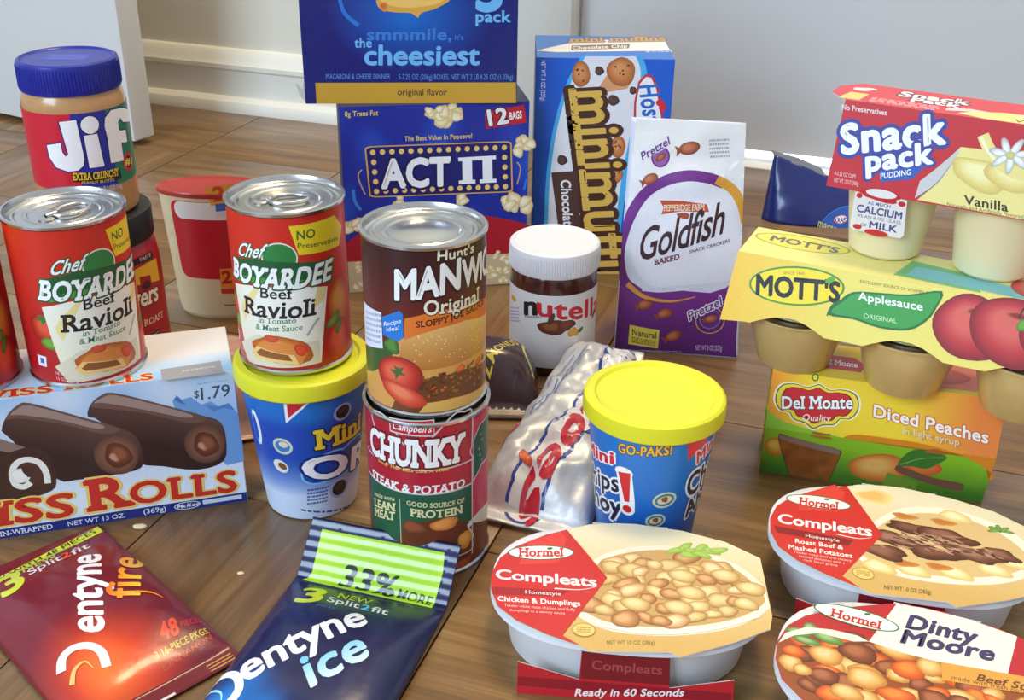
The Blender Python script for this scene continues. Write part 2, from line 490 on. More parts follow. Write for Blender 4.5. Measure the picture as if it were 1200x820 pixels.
M_WOOD = wood_mat()
M_WALL = mat('cream_wall_paint', (226, 221, 204), 0.6, var=0.02, scale=3, bump=0.06, bscale=160)
M_TRIM = mat('white_trim_paint', (232, 229, 216), 0.38, var=0.02, scale=8, coat=0.1)
M_DOOR = mat('white_door_paint', (226, 226, 222), 0.42, var=0.02, scale=4, coat=0.08, bump=0.03, bscale=90)
ROT = R_(-18.5)
def room(name, parent=None):
    o = bpy.data.objects.new(name, None); COL.objects.link(o)
    o.rotation_euler = (0, 0, ROT); o['kind'] = 'structure'
    return o
def struct(o, label=None):
    o['kind'] = 'structure'; o.rotation_euler = (0, 0, ROT)
    if label: o['label'] = label
    return o
# the floor: a dark bed with square wood-grain tiles laid on it, joints open
floor = struct(box('floor', -2.8, 1.5, -0.9, 2.3, -0.012, -0.0045, mat('dark_floor_bed', (38, 28, 20), 0.8), None, 0))
T = 0.2286
tile_me = None
for i in range(-10, 6):
    for j in range(-6, 4):
        cx = -0.895 + (i + 3.5) * T; cy = 1.265 + (j + 0.5) * T
        if cy > 1.49: continue
        if tile_me is None:
            t = box('floor_tile', -T / 2 + .0006, T / 2 - .0006, -T / 2 + .0006, T / 2 - .0006, -0.0045, 0, M_WOOD, floor, 0.0006); tile_me = t.data
        else:
            t = bpy.data.objects.new('floor_tile', tile_me); COL.objects.link(t); t.parent = floor
        t.location = (cx, cy, 0)
        if (i * 7 + j * 3 + i * j) % 4 == 1: t.rotation_euler = (0, 0, math.pi / 2)

WA = 1.492
struct(box('wall_back', -2.8, -0.44, WA, WA + 0.12, -0.01, 2.5, M_WALL, None, 0))
def moulding(name, prof, x0, x1, m, parent=None):
    vs, fs = [], []; n = len(prof)
    for x in (x0, x1):
        for d, z in prof: vs.append((x, WA - d, z))
    for k in range(n):
        fs.append((k, (k + 1) % n, n + (k + 1) % n, n + k))
    fs += [tuple(range(n)), tuple(range(2 * n - 1, n - 1, -1))]
    return sharp(mesh(name, vs, fs, m, parent), 25)
bb = struct(moulding('baseboard_back', [(0, 0), (.014, 0), (.014, .060), (.018, .064), (.018, .070), (.013, .077), (.011, .084), (.006, .090), (0, .092)], -2.8, -0.497, M_TRIM))
shoe = moulding('shoe_moulding', [(.014, 0), (.029, 0), (.029, .008), (.026, .016), (.020, .021), (.014, .022)], -2.8, -0.497, M_TRIM, bb)
struct(box('trim_1', -0.497, -0.418, WA - 0.018, WA + 0.12, 0, 2.12, M_TRIM, None, 0.004), 'white door casing beside the closed door')
d1 = struct(box('door_1', -0.414, 0.62, WA + 0.02, WA + 0.06, 0.017, 2.1, M_DOOR, None, 0.002), 'closed white door with daylight under it')
th = struct(box('trim_2', -0.418, 0.62, WA - 0.005, WA + 0.10, -0.0045, 0.0015, mat('white_threshold', (235, 235, 235), 0.4), None, 0.001), 'white threshold under the closed door')
struct(box('wall_right', 0.62, 1.5, WA, WA + 0.12, -0.01, 2.5, M_WALL, None, 0))
struct(box('floor_outside', -0.6, 0.9, WA + 0.10, WA + 1.2, -0.02, -0.003, mat('pale_porch_concrete', (205, 205, 205), 0.8), None, 0))
q = Matrix.Rotation(ROT, 4, 'Z') @ Vector((0.0, WA + 0.75, 0.9)); q2 = Matrix.Rotation(ROT, 4, 'Z') @ Vector((0.0, WA + 0.05, 0.0))
area('daylight_outside_door', q, q2, 1.2, 0.8, 60, (0.85, 0.92, 1.0))
# the open door leaf on the left
d2 = box('door_2', -0.78, 0.0, 0.0, 0.038, 0.009, 2.05, M_DOOR, None, 0.002, None)
d2['kind'] = 'structure'; d2['label'] = 'open white door leaf behind the peanut butter jar'
d2.location = (-0.523, 1.502, 0); d2.rotation_euler = (0, 0, R_(-28.5))

# crumbs on the floor
M_CR = mat('pale_crumb', (222, 205, 165), 0.8, var=0.15, scale=200)
for k, (x, y, s, lab) in enumerate(((-.2555, .6357, .0052, 'pale crumb flake on the floor beside the red gum bag'), (-.1751, .5876, .0028, 'tiny pale crumb on the floor between the two gum bags'))):
    vs, fs = [], []
    rnd = random.Random(k)
    bm = bmesh.new(); bmesh.ops.create_icosphere(bm, subdivisions=2, radius=1)
    for v in bm.verts: v.co = v.co * rnd.uniform(.75, 1.1); v.co = Vector((v.co.x * s, v.co.y * s * .6, (v.co.z + .8) * s * .3))
    me = bpy.data.meshes.new('crumb'); bm.to_mesh(me); bm.free()
    o = link('crumb', me, M_CR); o.location = (x, y, -0.0002); o['label'] = lab; o['category'] = 'crumb'; o['group'] = 'crumbs on the floor'
# ------------------------------------------------------------------ tins
def tin_parts(t, R, h, tab=True, stack=False):
    """tinplate body, rim, lid and pull tab of a food can of radius R and height h"""
    lathe('body', [(0, .0012), (R - .004, .0012), (R - .0022, 0), (R + .0006, .0004), (R + .0009, .0022), (R - .0004, .0034), (R - .0004, h - .0036), (R + .0003, h - .0030)], M_TIN, t)
    lathe('rim', [(R - .0004, h - .0034), (R + .0010, h - .0026), (R + .0012, h - .0008), (R + .0004, h), (R - .0010, h), (R - .0018, h - .0012), (R - .0022, h - .0042)], M_TIN, t)
    lid = lathe('lid', [(R - .0020, h - .0042), (R - .0040, h - .0050), (R - .0052, h - .0036), (R - .0070, h - .0036), (R - .0082, h - .0044), (R - .0125, h - .0044), (R - .0135, h - .0038), (R - .0150, h - .0038), (R - .0160, h - .0046), (R * .35, h - .0044), (R * .32, h - .0040), (0, h - .0040)], M_TIN, t)
    if tab:
        pb = root_part('pull_tab', t)
        a = R_(20)
        P = []
        for k in range(18):
            q = 2 * math.pi * k / 18
            x, y = .0125 * math.cos(q), .0082 * math.sin(q)
            x = math.copysign(abs(x) ** .9 * .0125 ** .1, x)
            P.append((x * math.cos(a) - y * math.sin(a) + .004, x * math.sin(a) + y * math.cos(a) - .004, h - .0022))
        tube('ring', P, .0013, M_TIN, pb, 6, True)
        o = lathe('rivet', [(.0048, -.0003), (.0052, .0006), (.0038, .0013), (0, .0013)], M_TIN, pb, 16, (-.013, -.007, h - .0042))
        tube('tongue', [(-.013, -.007, h - .0026), (-.006, -.0055, h - .0022)], .0019, M_TIN, pb, 6)
def root_part(name, parent):
    o = bpy.data.objects.new(name, None); COL.objects.link(o); o.empty_display_size = .005; o.parent = parent
    return o

# ---- ravioli cans
RC = .0373
def chef_label():
    A = Art(on_cone(RC, RC, .1125, RC), 3.0)
    W = wrap(RC)
    red = (206, 38, 28)
    A.grad([(-W, 3.5), (W, 3.5), (W, 109), (-W, 109)], (176, 22, 30), (216, 46, 28), (0, 8), (0, 90), 20)
    A.on('picture')
    # tomatoes and peppers round the sides
    A.blob((-31.3,42.3), 15, 12, [(232, 92, 60), (205, 50, 34), (150, 26, 26)], 0, .05, 3)
    A.poly([(-42.0,47.7),(-36.6,50.0),(-38.7,52.6),(-33.9,51.0),(-29.4,52.7),(-31.8,49.5),(-27.4,48.0),(-32.7,47.6),(-35.8,44.7),(-36.5,47.6)], (62, 120, 50))
    A.blob((-22.7,34.2), 9, 4.5, [(150, 190, 70), (90, 150, 50)], 20, .1, 4)
    A.blob((-31.0,31.4), 9, 4, [(120, 170, 60), (70, 130, 45)], -10, .1, 5)
    A.blob((47.9,44.6), 11, 17, [(222, 150, 70), (205, 110, 45), (180, 60, 35)], 0, .08, 6)
    A.blob((45.3,17.6), 12, 16, [(235, 90, 55), (205, 48, 32), (165, 30, 28)], 0, .05, 7)
    A.blob((40.7,33.9), 7, 3.6, [(120, 160, 60), (60, 110, 45)], 35, .1, 8)
    A.blob((45.4,28.3), 6, 2.6, [(90, 140, 55), (50, 95, 40)], 60, .1, 9)
    # cream panel
    A.on('cream_panel')
    cp = [(-33.8,57.6),(-16.3,61.6),(6.8,63.5),(23.9,61.8),(37.0,58.9),(32.7,33.0),(28.7,6.6),(13.3,5.9),(-3.6,5.4),(-25.6,4.3),(-30.2,30.3)]
    A.grad(cp, (236, 230, 200), (250, 248, 236), (-17.2,5.5), (17.2,60.5), 6)
    A.poly([(-27.6,42.4),(-23.0,50.1),(-10.7,61.7),(-7.5,62.3),(-23.6,34.6)], (240, 222, 150))
    A.poly([(29.6,60.5),(36.0,58.7),(34.0,50.9),(25.1,46.0)], (240, 222, 150))
    A.on('food_picture')
    A.poly([(-32.4,15.5),(-14.6,26.9),(4.0,28.0),(15.6,23.1),(28.2,23.1),(28.3,6.7),(13.3,5.9),(-3.6,5.4),(-24.6,4.1)], (224, 216, 190))
    A.blob((3.2,18.0), 20, 10.5, [(238, 160, 80), (214, 120, 50), (178, 84, 34)], -6, .12, 11)
    A.poly([(-19.3,14.3),(-10.8,22.9),(5.9,23.7),(20.9,18.6),(15.1,6.9),(-2.1,9.4),(-16.6,10.1)], (226, 140, 66))
    A.poly([(-19.4,13.6),(-14.1,19.0),(11.2,14.8),(14.0,7.7),(-2.1,9.4),(-15.9,9.7)], (245, 205, 130))
    A.poly([(-15.4,14.2),(-11.4,17.8),(7.4,15.0),(9.8,10.5),(-3.1,11.8),(-13.4,12.3)], (150, 92, 44))
    A.blob((15.8,18.2), 4.5, 4, [(226, 80, 40), (200, 60, 34)], 0, .2, 13)
    A.blob((-3.0,26.2), 5, 2.6, [(216, 90, 50), (200, 70, 40)], 0, .2, 14)
    A.stroke([(20.4,28.0),(25.5,34.9),(29.3,38.9)], 1.6, (176, 176, 178))
    A.on('logo')
    A.ell((6.7,82.7), 11.5, 10.5, (232, 236, 220))
    A.ell((6.7,82.7), 10.6, 9.6, (46, 132, 62))
    bn = [(-33.1,76.9),(-8.7,81.3),(8.1,80.4),(23.9,78.8),(44.3,76.1),(41.7,65.2),(40.5,60.2),(22.8,63.2),(6.9,64.7),(-10.5,64.1),(-28.6,60.8),(-32.7,67.0)]
    A.poly(bn, (28, 92, 48))
    A.poly([(-30.1,65.6),(-10.0,68.9),(7.2,68.8),(23.1,66.7),(40.8,63.7),(39.8,61.0),(22.9,63.8),(6.9,65.3),(-10.4,64.7),(-28.4,61.4)], (74, 150, 58))
    A.text('Chef', (-24.7,80.3), (-4.3,82.6), (-21.3,89.4), (250, 250, 246), .02, [(.10, (28, 92, 48))], lean=.18)
    A.text('BOYARDEE', (-33.8,63.3), (39.6,63.5), (-30.3,76.2), (252, 252, 248), .035, [(.10, (28, 92, 48))], serif=True, arc=-.08, sp=1.0)
    A.on('lettering')
    A.poly([(14.0,103.9),(47.0,104.2),(56.5,93.9),(50.9,82.5),(18.9,84.2)], (246, 214, 40))
    A.text('NO', (18.5,94.5), (30.3,94.4), (18.7,100.1), (52, 110, 46), .02)
    A.text('Preservatives', (18.7,88.8), (49.7,86.5), (18.7,92.2), (52, 110, 46), .01)
    nv = (38, 34, 46)
    A.text('Beef', (-7.9,55.1), (12.8,55.2), (-7.2,62.1), nv, .012, serif=True)
    A.text('Ravioli', (-22.2,40.9), (25.9,41.8), (-20.8,52.6), nv, .02, serif=True)
    A.text('in Tomato', (-11.0,36.9), (14.0,38.1), (-10.6,40.6), (60, 130, 110), .008, serif=True)
    A.text('& Meat Sauce', (-14.1,31.5), (17.6,32.7), (-13.6,35.4), (60, 130, 110), .008, serif=True)
    A.text('NET WT', (-33.2,10.0), (-23.6,8.4), (-33.1,12.2), (236, 200, 200), .004)
    A.text('15 OZ (425g)', (-32.7,5.9), (-18.4,4.1), (-32.6,8.1), (236, 200, 200), .004)
    A.poly([(-45.6,21.7),(-38.0,21.7),(-39.0,14.0),(-46.0,14.0)], (236, 236, 240))
    A.poly([(-43.5,20.0),(-40.1,20.0),(-40.4,16.1),(-43.7,16.2)], (70, 110, 190))
    return A
for nm, lab in (('chefM', 'red ravioli can with pull tab standing on the yellow-lidded blue cookie cup'),
                ('chefL', 'red ravioli can with pull tab standing on the chocolate roll box'),
                ('chefLL', 'red food can at the left photo edge, on the chocolate roll box')):
    t = root('ravioli_can', lab, 'can', nm, 'ravioli cans')
    tin_parts(t, .0375, .1125)
    if nm == 'chefM':
        lbl = chef_label().build('label', t, M_PAPER)
    else:
        c = lbl.copy(); COL.objects.link(c); c.parent = t
        for ch in lbl.children:
            d = ch.copy(); COL.objects.link(d); d.parent = c

# ---- sloppy joe sauce can
t = root('sauce_can', 'brown sloppy joe sauce can stacked on the beef soup can', 'can', 'man')
tin_parts(t, .0375, .1125, tab=False)
A = Art(on_cone(.0374, .0374, .1125, .0374), 3.0)
W = wrap(.0374)
A.grad([(-W, 3.5), (W, 3.5), (W, 109), (-W, 109)], (112, 34, 22), (58, 20, 22), (0, 60), (0, 105), 12)
A.on('picture')
A.poly([(W, 4), (-W, 4)] + [(-53.3,17.7),(-33.2,30.4),(-20.7,49.3),(-11.8,53.6),(3.8,59.2),(22.3,62.6),(56.3,55.6)] + [(W, 66)], (220, 160, 84))
A.poly([(-45.1,42.6),(-26.4,45.8),(-16.7,43.5),(-20.7,34.9),(-35.8,23.4),(-53.3,16.4)], (60, 92, 44))
A.blob((-18.3,47.1), 6, 5, [(90, 140, 60), (40, 84, 36)], 20, .2, 3)
A.poly([(W, 4), (-20, 4)] + [(-12.8,21.2),(3.2,27.3),(25.1,29.8),(58.8,23.5)] + [(W, 34)], (116, 66, 30))
A.grad([(-13.3,39.7),(-11.8,51.3),(-3.8,59.1),(8.9,63.9),(28.5,64.8),(56.3,55.6),(57.5,35.0),(36.0,35.7),(16.3,34.4),(0.7,33.1),(-9.7,33.4)], (186, 118, 50), (238, 192, 118), (8.4,32.8), (14.0,63.8), 4)
rnd = random.Random(5)
for k in range(60):
    a, b = rnd.uniform(0, 1), rnd.uniform(0, 1)
    p = lerp(lerp((-4.3,38.1), (48.6,38.2), a), lerp((-3.8,56.3), (48.4,56.9), a), b)
    A.ell(p, .55, .35, (250, 226, 170), rnd.uniform(0, 180), 6)
for k in range(90):
    a, b = rnd.uniform(0, 1), rnd.uniform(0, 1)
    p = lerp(lerp((1.9,14.4), (48.9,15.3), a), lerp((-1.9,29.6), (48.7,32.2), a), b)
    A.blob(p, rnd.uniform(1.0, 2.6), rnd.uniform(.8, 1.8), [rnd.choice([(168, 98, 46), (136, 72, 34), (190, 120, 60), (100, 50, 26), (206, 92, 40), (92, 84, 36)]), (92, 48, 24)], rnd.uniform(0, 180), .25, k, 9)
A.blob((25.1,31.0), 3.2, 2.4, [(236, 120, 50), (206, 84, 34)], 0, .2, 91)
A.blob((40.7,30.1), 2.6, 2.2, [(226, 110, 50), (196, 80, 34)], 0, .2, 92)
A.poly([(W, 4), (-2, 4)] + [(2.8,10.8),(18.9,12.1),(49.0,9.2)] + [(W, 14)], (226, 178, 92))
A.blob((-14.3,27.9), 15.5, 13, [(232, 104, 74), (208, 62, 44), (150, 34, 30)], 0, .03, 20)
A.poly([(-20.2,31.0),(-15.9,31.6),(-17.6,34.6),(-13.6,33.3),(-10.2,34.5),(-12.0,30.7),(-8.7,28.9),(-13.7,28.6),(-16.2,24.5),(-16.6,28.5)], (70, 104, 52))
A.blob((-11.9,15.4), 16, 6.6, [(240, 130, 90), (222, 84, 52), (190, 54, 36)], -22, .05, 21)
A.on('recipe_tag')
A.poly([(-47.5,66.2),(-25.2,67.1),(-25.0,43.4),(-49.3,36.5)], (226, 230, 240))
bars(A, (-45.4,40.7), (-27.2,45.0), (-41.9,63.0), (170, 176, 200), 6, 4)
A.poly([(-24.7,64.5),(-12.3,71.3),(-10.2,69.4),(-10.1,53.9),(-14.1,50.9),(-24.6,52.7)], (34, 122, 206))
A.text('Recipe', (-23.6,58.6), (-11.5,63.7), (-23.4,61.5), (235, 242, 250), .006)
A.text('idea!', (-21.7,55.8), (-12.7,59.0), (-21.6,58.6), (235, 242, 250), .006)
A.on('lettering')
A.poly([(-9.2,66.8),(4.0,70.8),(19.5,72.7),(32.1,72.5),(52.3,67.8)] + [(W, 70), (W, 58)] + [(52.6,56.2),(28.5,62.0),(11.4,60.8),(-1.3,57.0),(-9.6,52.8)], (226, 118, 44))
cr = (240, 234, 206)
A.text("Hunt's", (10.9,103.4), (36.0,103.3), (11.2,109.1), cr, .035, [(.07, (50, 16, 18))])
A.text('MAN', (-14.5,78.3), (24.5,84.1), (-13.9,96.4), (246, 246, 240), .05, [(.085, (40, 12, 14))], sp=.92)
u0 = (26.7,83.8)
A.text('WICH', u0, (u0[0] + 40, u0[1] - 1), (u0[0], u0[1] + 16.5), (246, 246, 240), .05, [(.085, (40, 12, 14))], sp=.92)
A.text('Original', (2.5,69.8), (40.6,70.2), (2.7,78.8), cr, .02, [(.075, (70, 20, 16))], serif=True)
A.text('SLOPPY JOE', (-2.3,61.6), (27.2,65.4), (-2.2,65.5), (74, 26, 16), .02, serif=True)
u0 = (29.2,65.3)
A.text('SAUCE', u0, (u0[0] + 19, u0[1]), (u0[0], u0[1] + 4), (74, 26, 16), .02, serif=True)
A.build('label', t, M_PAPER)

# ---- steak and potato soup can
t = root('soup_can', 'red and green steak and potato soup can under the sauce can', 'can', 'chu')
tin_parts(t, .0396, .1178)
RU = .0393; W = wrap(RU)
A = Art(on_cone(RU, RU, .1178, RU), 3.0)
A.rect(-W, 3.5, W, 114, (178, 26, 48))
wh, sv, gn = (246, 244, 238), (206, 204, 200), (30, 86, 62)
A.on('picture')
yl = [(2.5,87.6)[1], (2.2,71.8)[1]]
A.rect(-48, 4, (34.0,59.8)[0], (-2.2,65.9)[1], gn)
uR = (34.0,69.6)[0]
A.rect(uR, 4, uR + 60, 112, (200, 52, 74))
A.poly([(uR + 4, 4)] + [(30.1,37.1),(38.3,38.8),(62.6,31.7)] + [(uR + 45, 30), (uR + 45, 4)], (226, 214, 190))
A.poly([(-24, 4), (-24, 12)] + [(-15.5,35.3),(-3.8,44.3),(9.9,47.1),(24.6,40.9),(36.5,33.7),(62.6,20.5)] + [(uR + 40, 26), (uR + 40, 4)], (104, 46, 24))
A.blob((13.2,41.8), 10, 4.5, [(232, 150, 76), (196, 106, 44)], 5, .1, 3)
A.blob((-6.6,40.0), 9, 4.5, [(150, 76, 44), (104, 48, 26)], 0, .2, 5)
A.blob((27.9,24.6), 6, 7, [(236, 166, 70), (206, 120, 40)], 10, .1, 4)
A.blob((24.4,5.5), 9, 4, [(190, 90, 46), (140, 56, 28)], 20, .1, 6)
A.stroke([(62.6,34.4),(42.4,38.4),(30.1,33.8)], 3.4, (224, 218, 206))
A.stroke([(30.1,33.8),(35.6,23.3),(33.9,14.6),(24.4,13.8),(18.1,13.4)], 1.0, (222, 208, 180))
A.on('trim_lines')
yA, yB = (-1.8,83.8)[1], (-2.2,65.9)[1]
A.rect(-50, yA - .5, uR, yA + .5, sv)
A.rect(-50, yB - .6, uR, yB + .6, sv)
A.rect(uR - .4, 10, uR + .6, yA, sv)
A.stroke([(-33, 103)] + [(-37.5,115.7),(-23.9,117.8)] + [(-10, 100), (0, 101.5)] + [(19.1,120.8),(28.3,120.9),(34.0,118.6)] + [(uR, 96), (uR - 1.5, 90), (uR + 1, 84), (uR - 1, yA)], 1.1, sv)
A.poly([(uR + 1, 98), (uR + 8, 106), (uR + 45, 106), (uR + 45, 72), (uR + 10, 74), (uR + 1, 66)], sv)
A.poly([(uR + 2, 97.6), (uR + 8.4, 105), (uR + 44, 105), (uR + 44, 73), (uR + 10, 75.4), (uR + 2, 68.4)], gn)
for k in range(5): A.blob((uR + 9 + 2.2 * math.sin(k * 2), 98 - k * 5), .9, 1.2, [(140, 180, 120)], 0, .2, k, 8)
A.on('lettering')
A.poly([(-21.2,118.8),(7.8,120.4),(7.8,108.3),(-21.0,108.5)], sv)
A.poly([(-20.5,118.0),(7.2,119.6),(7.3,109.2),(-20.2,109.5)], (190, 30, 50))
A.text("Campbell's", (-19.0,111.3), (5.6,111.4), (-18.8,116.0), wh, .012, lean=.25)
A.text('CHUNKY', (-40.9,85.5), (26.2,87.4), (-40.4,103.8), wh, .05, [(.095, (110, 12, 28))], serif=True, sp=.94)
A.text('Soup That Eats Like A Meal.', (-32.1,82.0), (17.0,82.4), (-32.0,84.1), (240, 206, 80), .012)
A.text('STEAK & POTATO', (-40.8,66.2), (27.4,66.4), (-40.3,72.0), wh, .03, serif=True)
A.text('GOOD SOURCE OF', (-10.9,56.7), (27.3,54.4), (-10.8,60.1), (226, 214, 160), .02, serif=True)
A.text('PROTEIN', (-8.1,48.7), (25.3,47.0), (-8.0,54.3), (226, 214, 160), .03, serif=True)
A.text('MADE WITH', (-38.9,52.5), (-19.8,57.0), (-38.7,55.0), (226, 214, 160), .02)
A.text('LEAN', (-39.7,44.0), (-20.1,49.4), (-39.2,50.0), (226, 214, 160), .03, serif=True)
A.text('MEAT', (-39.7,36.5), (-20.1,42.4), (-39.2,42.6), (226, 214, 160), .03, serif=True)
A.rect((-15.7,49.9)[0] - .3, 12, (-15.7,49.9)[0] + .3, (-15.3,60.4)[1], (180, 190, 150))
A.build('label', t, M_PAPER)

# ------------------------------------------------------------------ cookie cups with yellow lids
M_LID = mat('yellow_lid_plastic', (224, 221, 44), 0.4, var=0.02, sss=0.1, coat=0.1)
def cookie_cup(name, lab, pose):
    t = root(name, lab, 'cookie cup', pose, 'mini cookie cups with yellow lids')
    lathe('cup_body', [(0, .004), (.0290, .004), (.0300, 0), (.0316, .0006), (.0318, .0015), (.0430, .1035), (.0440, .104), (.0440, .1055), (.0425, .1055)], mat('white_paper_cup', (226, 230, 238), .45), t)
    lathe('lid', [(.0436, .0995), (.0458, .0995), (.0466, .1005), (.0466, .1085), (.0460, .1112), (.0440, .1124), (.0395, .1124), (.0380, .1108), (.0340, .1104), (0, .1104)], M_LID, t, 72)
    return t, Art(on_cone(.0320, .0432, .104, .0376), 3.0)
W = wrap(.0376)
t, A = cookie_cup('cookie_cup', 'blue and white mini cookie cup under a red ravioli can', 'oreo')
t.scale = (1, 1, 1.022)
def oc(u, v):
    k = max(0, min(1, (v - 22) / 30)); k2 = max(0, min(1, (v - 78) / 8))
    return lerp(lerp((206, 220, 242), (26, 74, 176), k ** .7), (24, 112, 198), k2)
A.shade([(-W, .8), (W, .8), (W, 99.5), (-W, 99.5)], oc, 4)
A.on('picture')
for (c, r) in (((31.3,84.3), 5.2), ((29.3,22.3), 6.5)):
    A.ell(c, r * 1.35, r * 1.25, (150, 180, 226)); A.ell(c, r, r * .95, (36, 26, 30)); A.ell((c[0] - 1, c[1] + 1.4), r * .6, r * .35, (62, 50, 52), 25)
A.ell((-10.0,62.5), 7, 6.6, (206, 214, 190)); A.ell((-10.0,62.5), 5.2, 4.6, (60, 126, 190)); A.ell((-9.2,64.0), 3.2, 2.4, (232, 216, 190))
A.ell((-13.8,45.2), 6, 5, (230, 226, 214), -30); A.ell((-12.4,45.5), 3.4, 2.6, (120, 80, 50), -30)
A.ell((-30.3,71.3), 4, 14, (232, 240, 248)); A.ell((-31.6,70.7), 2.4, 11, (26, 74, 176))
A.on('logo')
A.poly([(-5.0,102.3),(13.1,101.4),(-5.3,82.0)], (240, 240, 240)); A.poly([(-3.1,101.1),(10.4,100.5),(-3.6,86.2)], (206, 40, 52))
bars(A, (-1.3,97.2), (7.5,96.9), (-1.0,99.9), (240, 220, 220), 1, 3)
A.ell((18.3,43.2), 19, 11.5, (120, 196, 240), 22); A.ell((37.2,44.6), 20, 11, (120, 196, 240), 22)
A.ell((18.3,43.2), 17.4, 10, (30, 72, 168), 22); A.ell((37.2,44.6), 18.4, 9.6, (30, 72, 168), 22)
u0, u1, u2 = (2.8,36.9), (62.5,28.9), (3.6,54.3)
A.text('OREO', u0, (u0[0] + (u1[0] - u0[0]) * 2.02, u0[1] + (u1[1] - u0[1]) * 2.02 + 0), u2, (250, 250, 252), .05, [(.085, (20, 40, 120))])
A.text('Mini', (13.6,60.1), (51.2,59.0), (13.1,74.9), (244, 214, 60), .03, [(.08, (40, 34, 30))], serif=True)
A.on('lettering')
A.text('GO-PAKS', (-31.9,94.2), (-16.8,97.7), (-30.9,97.3), (226, 166, 40), .02, [(.07, (60, 40, 20))])
bars(A, (2.7,13.1), (18.8,13.4), (3.9,28.0), (70, 100, 170), 5, 6)
bars(A, (-2.6,7.6), (42.1,-1.2), (-2.3,10.7), (60, 80, 140), 1, 7)
A.build('wrapper', t, M_PAPER)

t, A = cookie_cup('cookie_cup', 'bright blue mini cookie cup with yellow lid beside the silver bag', 'chips')
A.grad([(-W, .8), (W, .8), (W, 99.5), (-W, 99.5)], (16, 84, 170), (30, 122, 204), (0, 0), (0, 94), 15)
A.on('picture')
for c, r in (((6.7,53.2), 8), ((2.2,36.0), 7)):
    A.ell(c, r, r * .8, (206, 210, 170), 15); A.ell(c, r * .8, r * .62, (60, 120, 150), 15); A.ell(c, r * .62, r * .4, (226, 206, 160), 15)
    A.blob((c[0], c[1] + .6), r * .3, r * .25, [(150, 86, 50), (110, 60, 36)], 0, .2, 3)
A.poly([(15.8,99.1),(29.2,98.5),(32.5,92.8),(18.2,83.5)], (226, 60, 60))
A.on('logo')
wq, nv = (244, 244, 240), (24, 36, 66)
A.text('Mini', (-59.7,65.9), (-28.1,75.2), (-59.7,75.3), (222, 44, 56), .04, [(.13, wq)])
u1 = (-23.7,54.7); u3 = (-59.7,37.3)
A.text('Chips', (u3[0] - 8, u3[1] + 4.5), u1, (u3[0] - 8, u3[1] + 18.5), nv, .05, [(.13, wq)], arc=.0)
u1 = (-21.9,35.4); u3 = (-59.7,19.7)
A.text('Ahoy', (u3[0] - 9, u3[1] + 6), u1, (u3[0] - 9, u3[1] + 20), nv, .05, [(.13, wq)])
A.stroke([(-20.5,72.9),(-19.1,60.9),(-17.7,48.6),(-17.6,42.9)], 10.5, wq); A.ell((-17.6,42.9), 5.4, 5.4, wq); A.ell((-20.5,72.2), 6, 4, wq)
A.poly([(-24.3,71.2),(-16.0,72.8),(-16.2,49.1),(-19.5,48.6)], (214, 40, 44)); A.ell((-17.6,42.9), 3.2, 3, (214, 40, 44))
A.text('Mini', (26.8,77.4), ((26.8,77.4)[0] + 18, (26.8,77.4)[1] + 6), (24.6,87.2), (222, 44, 56), .04, [(.13, wq)])
A.text('Chips', (23.8,50.7), ((23.8,50.7)[0] + 40, (23.8,50.7)[1] + 8), (20.7,69.6), nv, .05, [(.13, wq)])
A.text('Ahoy', (26.4,32.9), ((26.4,32.9)[0] + 36, (26.4,32.9)[1] + 8), (23.3,45.9), nv, .05, [(.13, wq)])
A.on('lettering')
A.text('GO-PAKS!', (-24.1,86.7), (6.8,90.8), (-24.1,93.7), (240, 186, 60), .03, [(.09, (84, 50, 26))])
A.build('wrapper', t, M_PAPER)

# ------------------------------------------------------------------ jars
t = root('peanut_butter_jar', 'peanut butter jar with dark blue screw lid and striped label', 'jar', 'jif')
lathe('jar_body', [(0, .002), (.032, .002), (.034, 0), (.0372, .003), (.0378, .008), (.0378, .086), (.0370, .091), (.0352, .0950), (.0345, .097), (.0345, .103), (0, .103)], mat('peanut_butter_through_clear_plastic', (186, 138, 84), .3, coat=.6, var=.12, scale=160), t)
ld = lathe('lid', [(.0350, .0965), (.0364, .0968), (.0368, .0980), (.0368, .1160), (.0362, .1180), (.0342, .1190), (.0330, .1186), (.0322, .1178), (0, .1178)], mat('dark_blue_lid_plastic', (24, 36, 142), .35, coat=.1, var=.04), t, 72)
vs, fs = [], []
for k in range(96):                                  # fine grip ribs round the lid
    a = 2 * math.pi * k / 96
    for (r, z) in ((.0367, .0985), (.0367, .1158)):
        for da in (-.013, .013): vs.append((r * math.cos(a + da), r * math.sin(a + da), z))
    for (r, z) in ((.0372, .0990), (.0372, .1152)): vs.append((r * math.cos(a), r * math.sin(a), z))
    i = k * 6; fs += [(i, i + 4, i + 5, i + 2), (i + 1, i + 3, i + 5, i + 4)]
mesh('grip_ribs', vs, fs, MATS['dark_blue_lid_plastic'], ld, False)
A = Art(on_plane((0, 0, .1178), (1, 0, 0), (0, 1, 0)))
A.rect(-17, -10, 17, 11, (40, 54, 160)); A.rect(-14, 4, 14, 6.5, (74, 88, 186)); A.rect(-14, -1, 14, 1.5, (74, 88, 186)); A.rect(-14, -6, 14, -3.5, (74, 88, 186))
A.build('embossed_panel', ld, MATS['printed_paper_label'])
RJ = .0380; W = wrap(RJ)
A = Art(on_cone(RJ, RJ, .119, RJ), 3.0)
vT, vB = (9.1,84.7)[1], (9.8,26.4)[1]
a0, a1 = (9.7,80.9)[0], (10.6,31.7)[0]; b0, b1 = (36.2,80.4)[0], (38.4,26.6)[0]
A.rect(-W * .75, vB, W * .75, vT, (206, 28, 50))
A.poly([(a0, vT), (a1, vB), (W * .75, vB), (W * .75, vT)], (34, 44, 152))
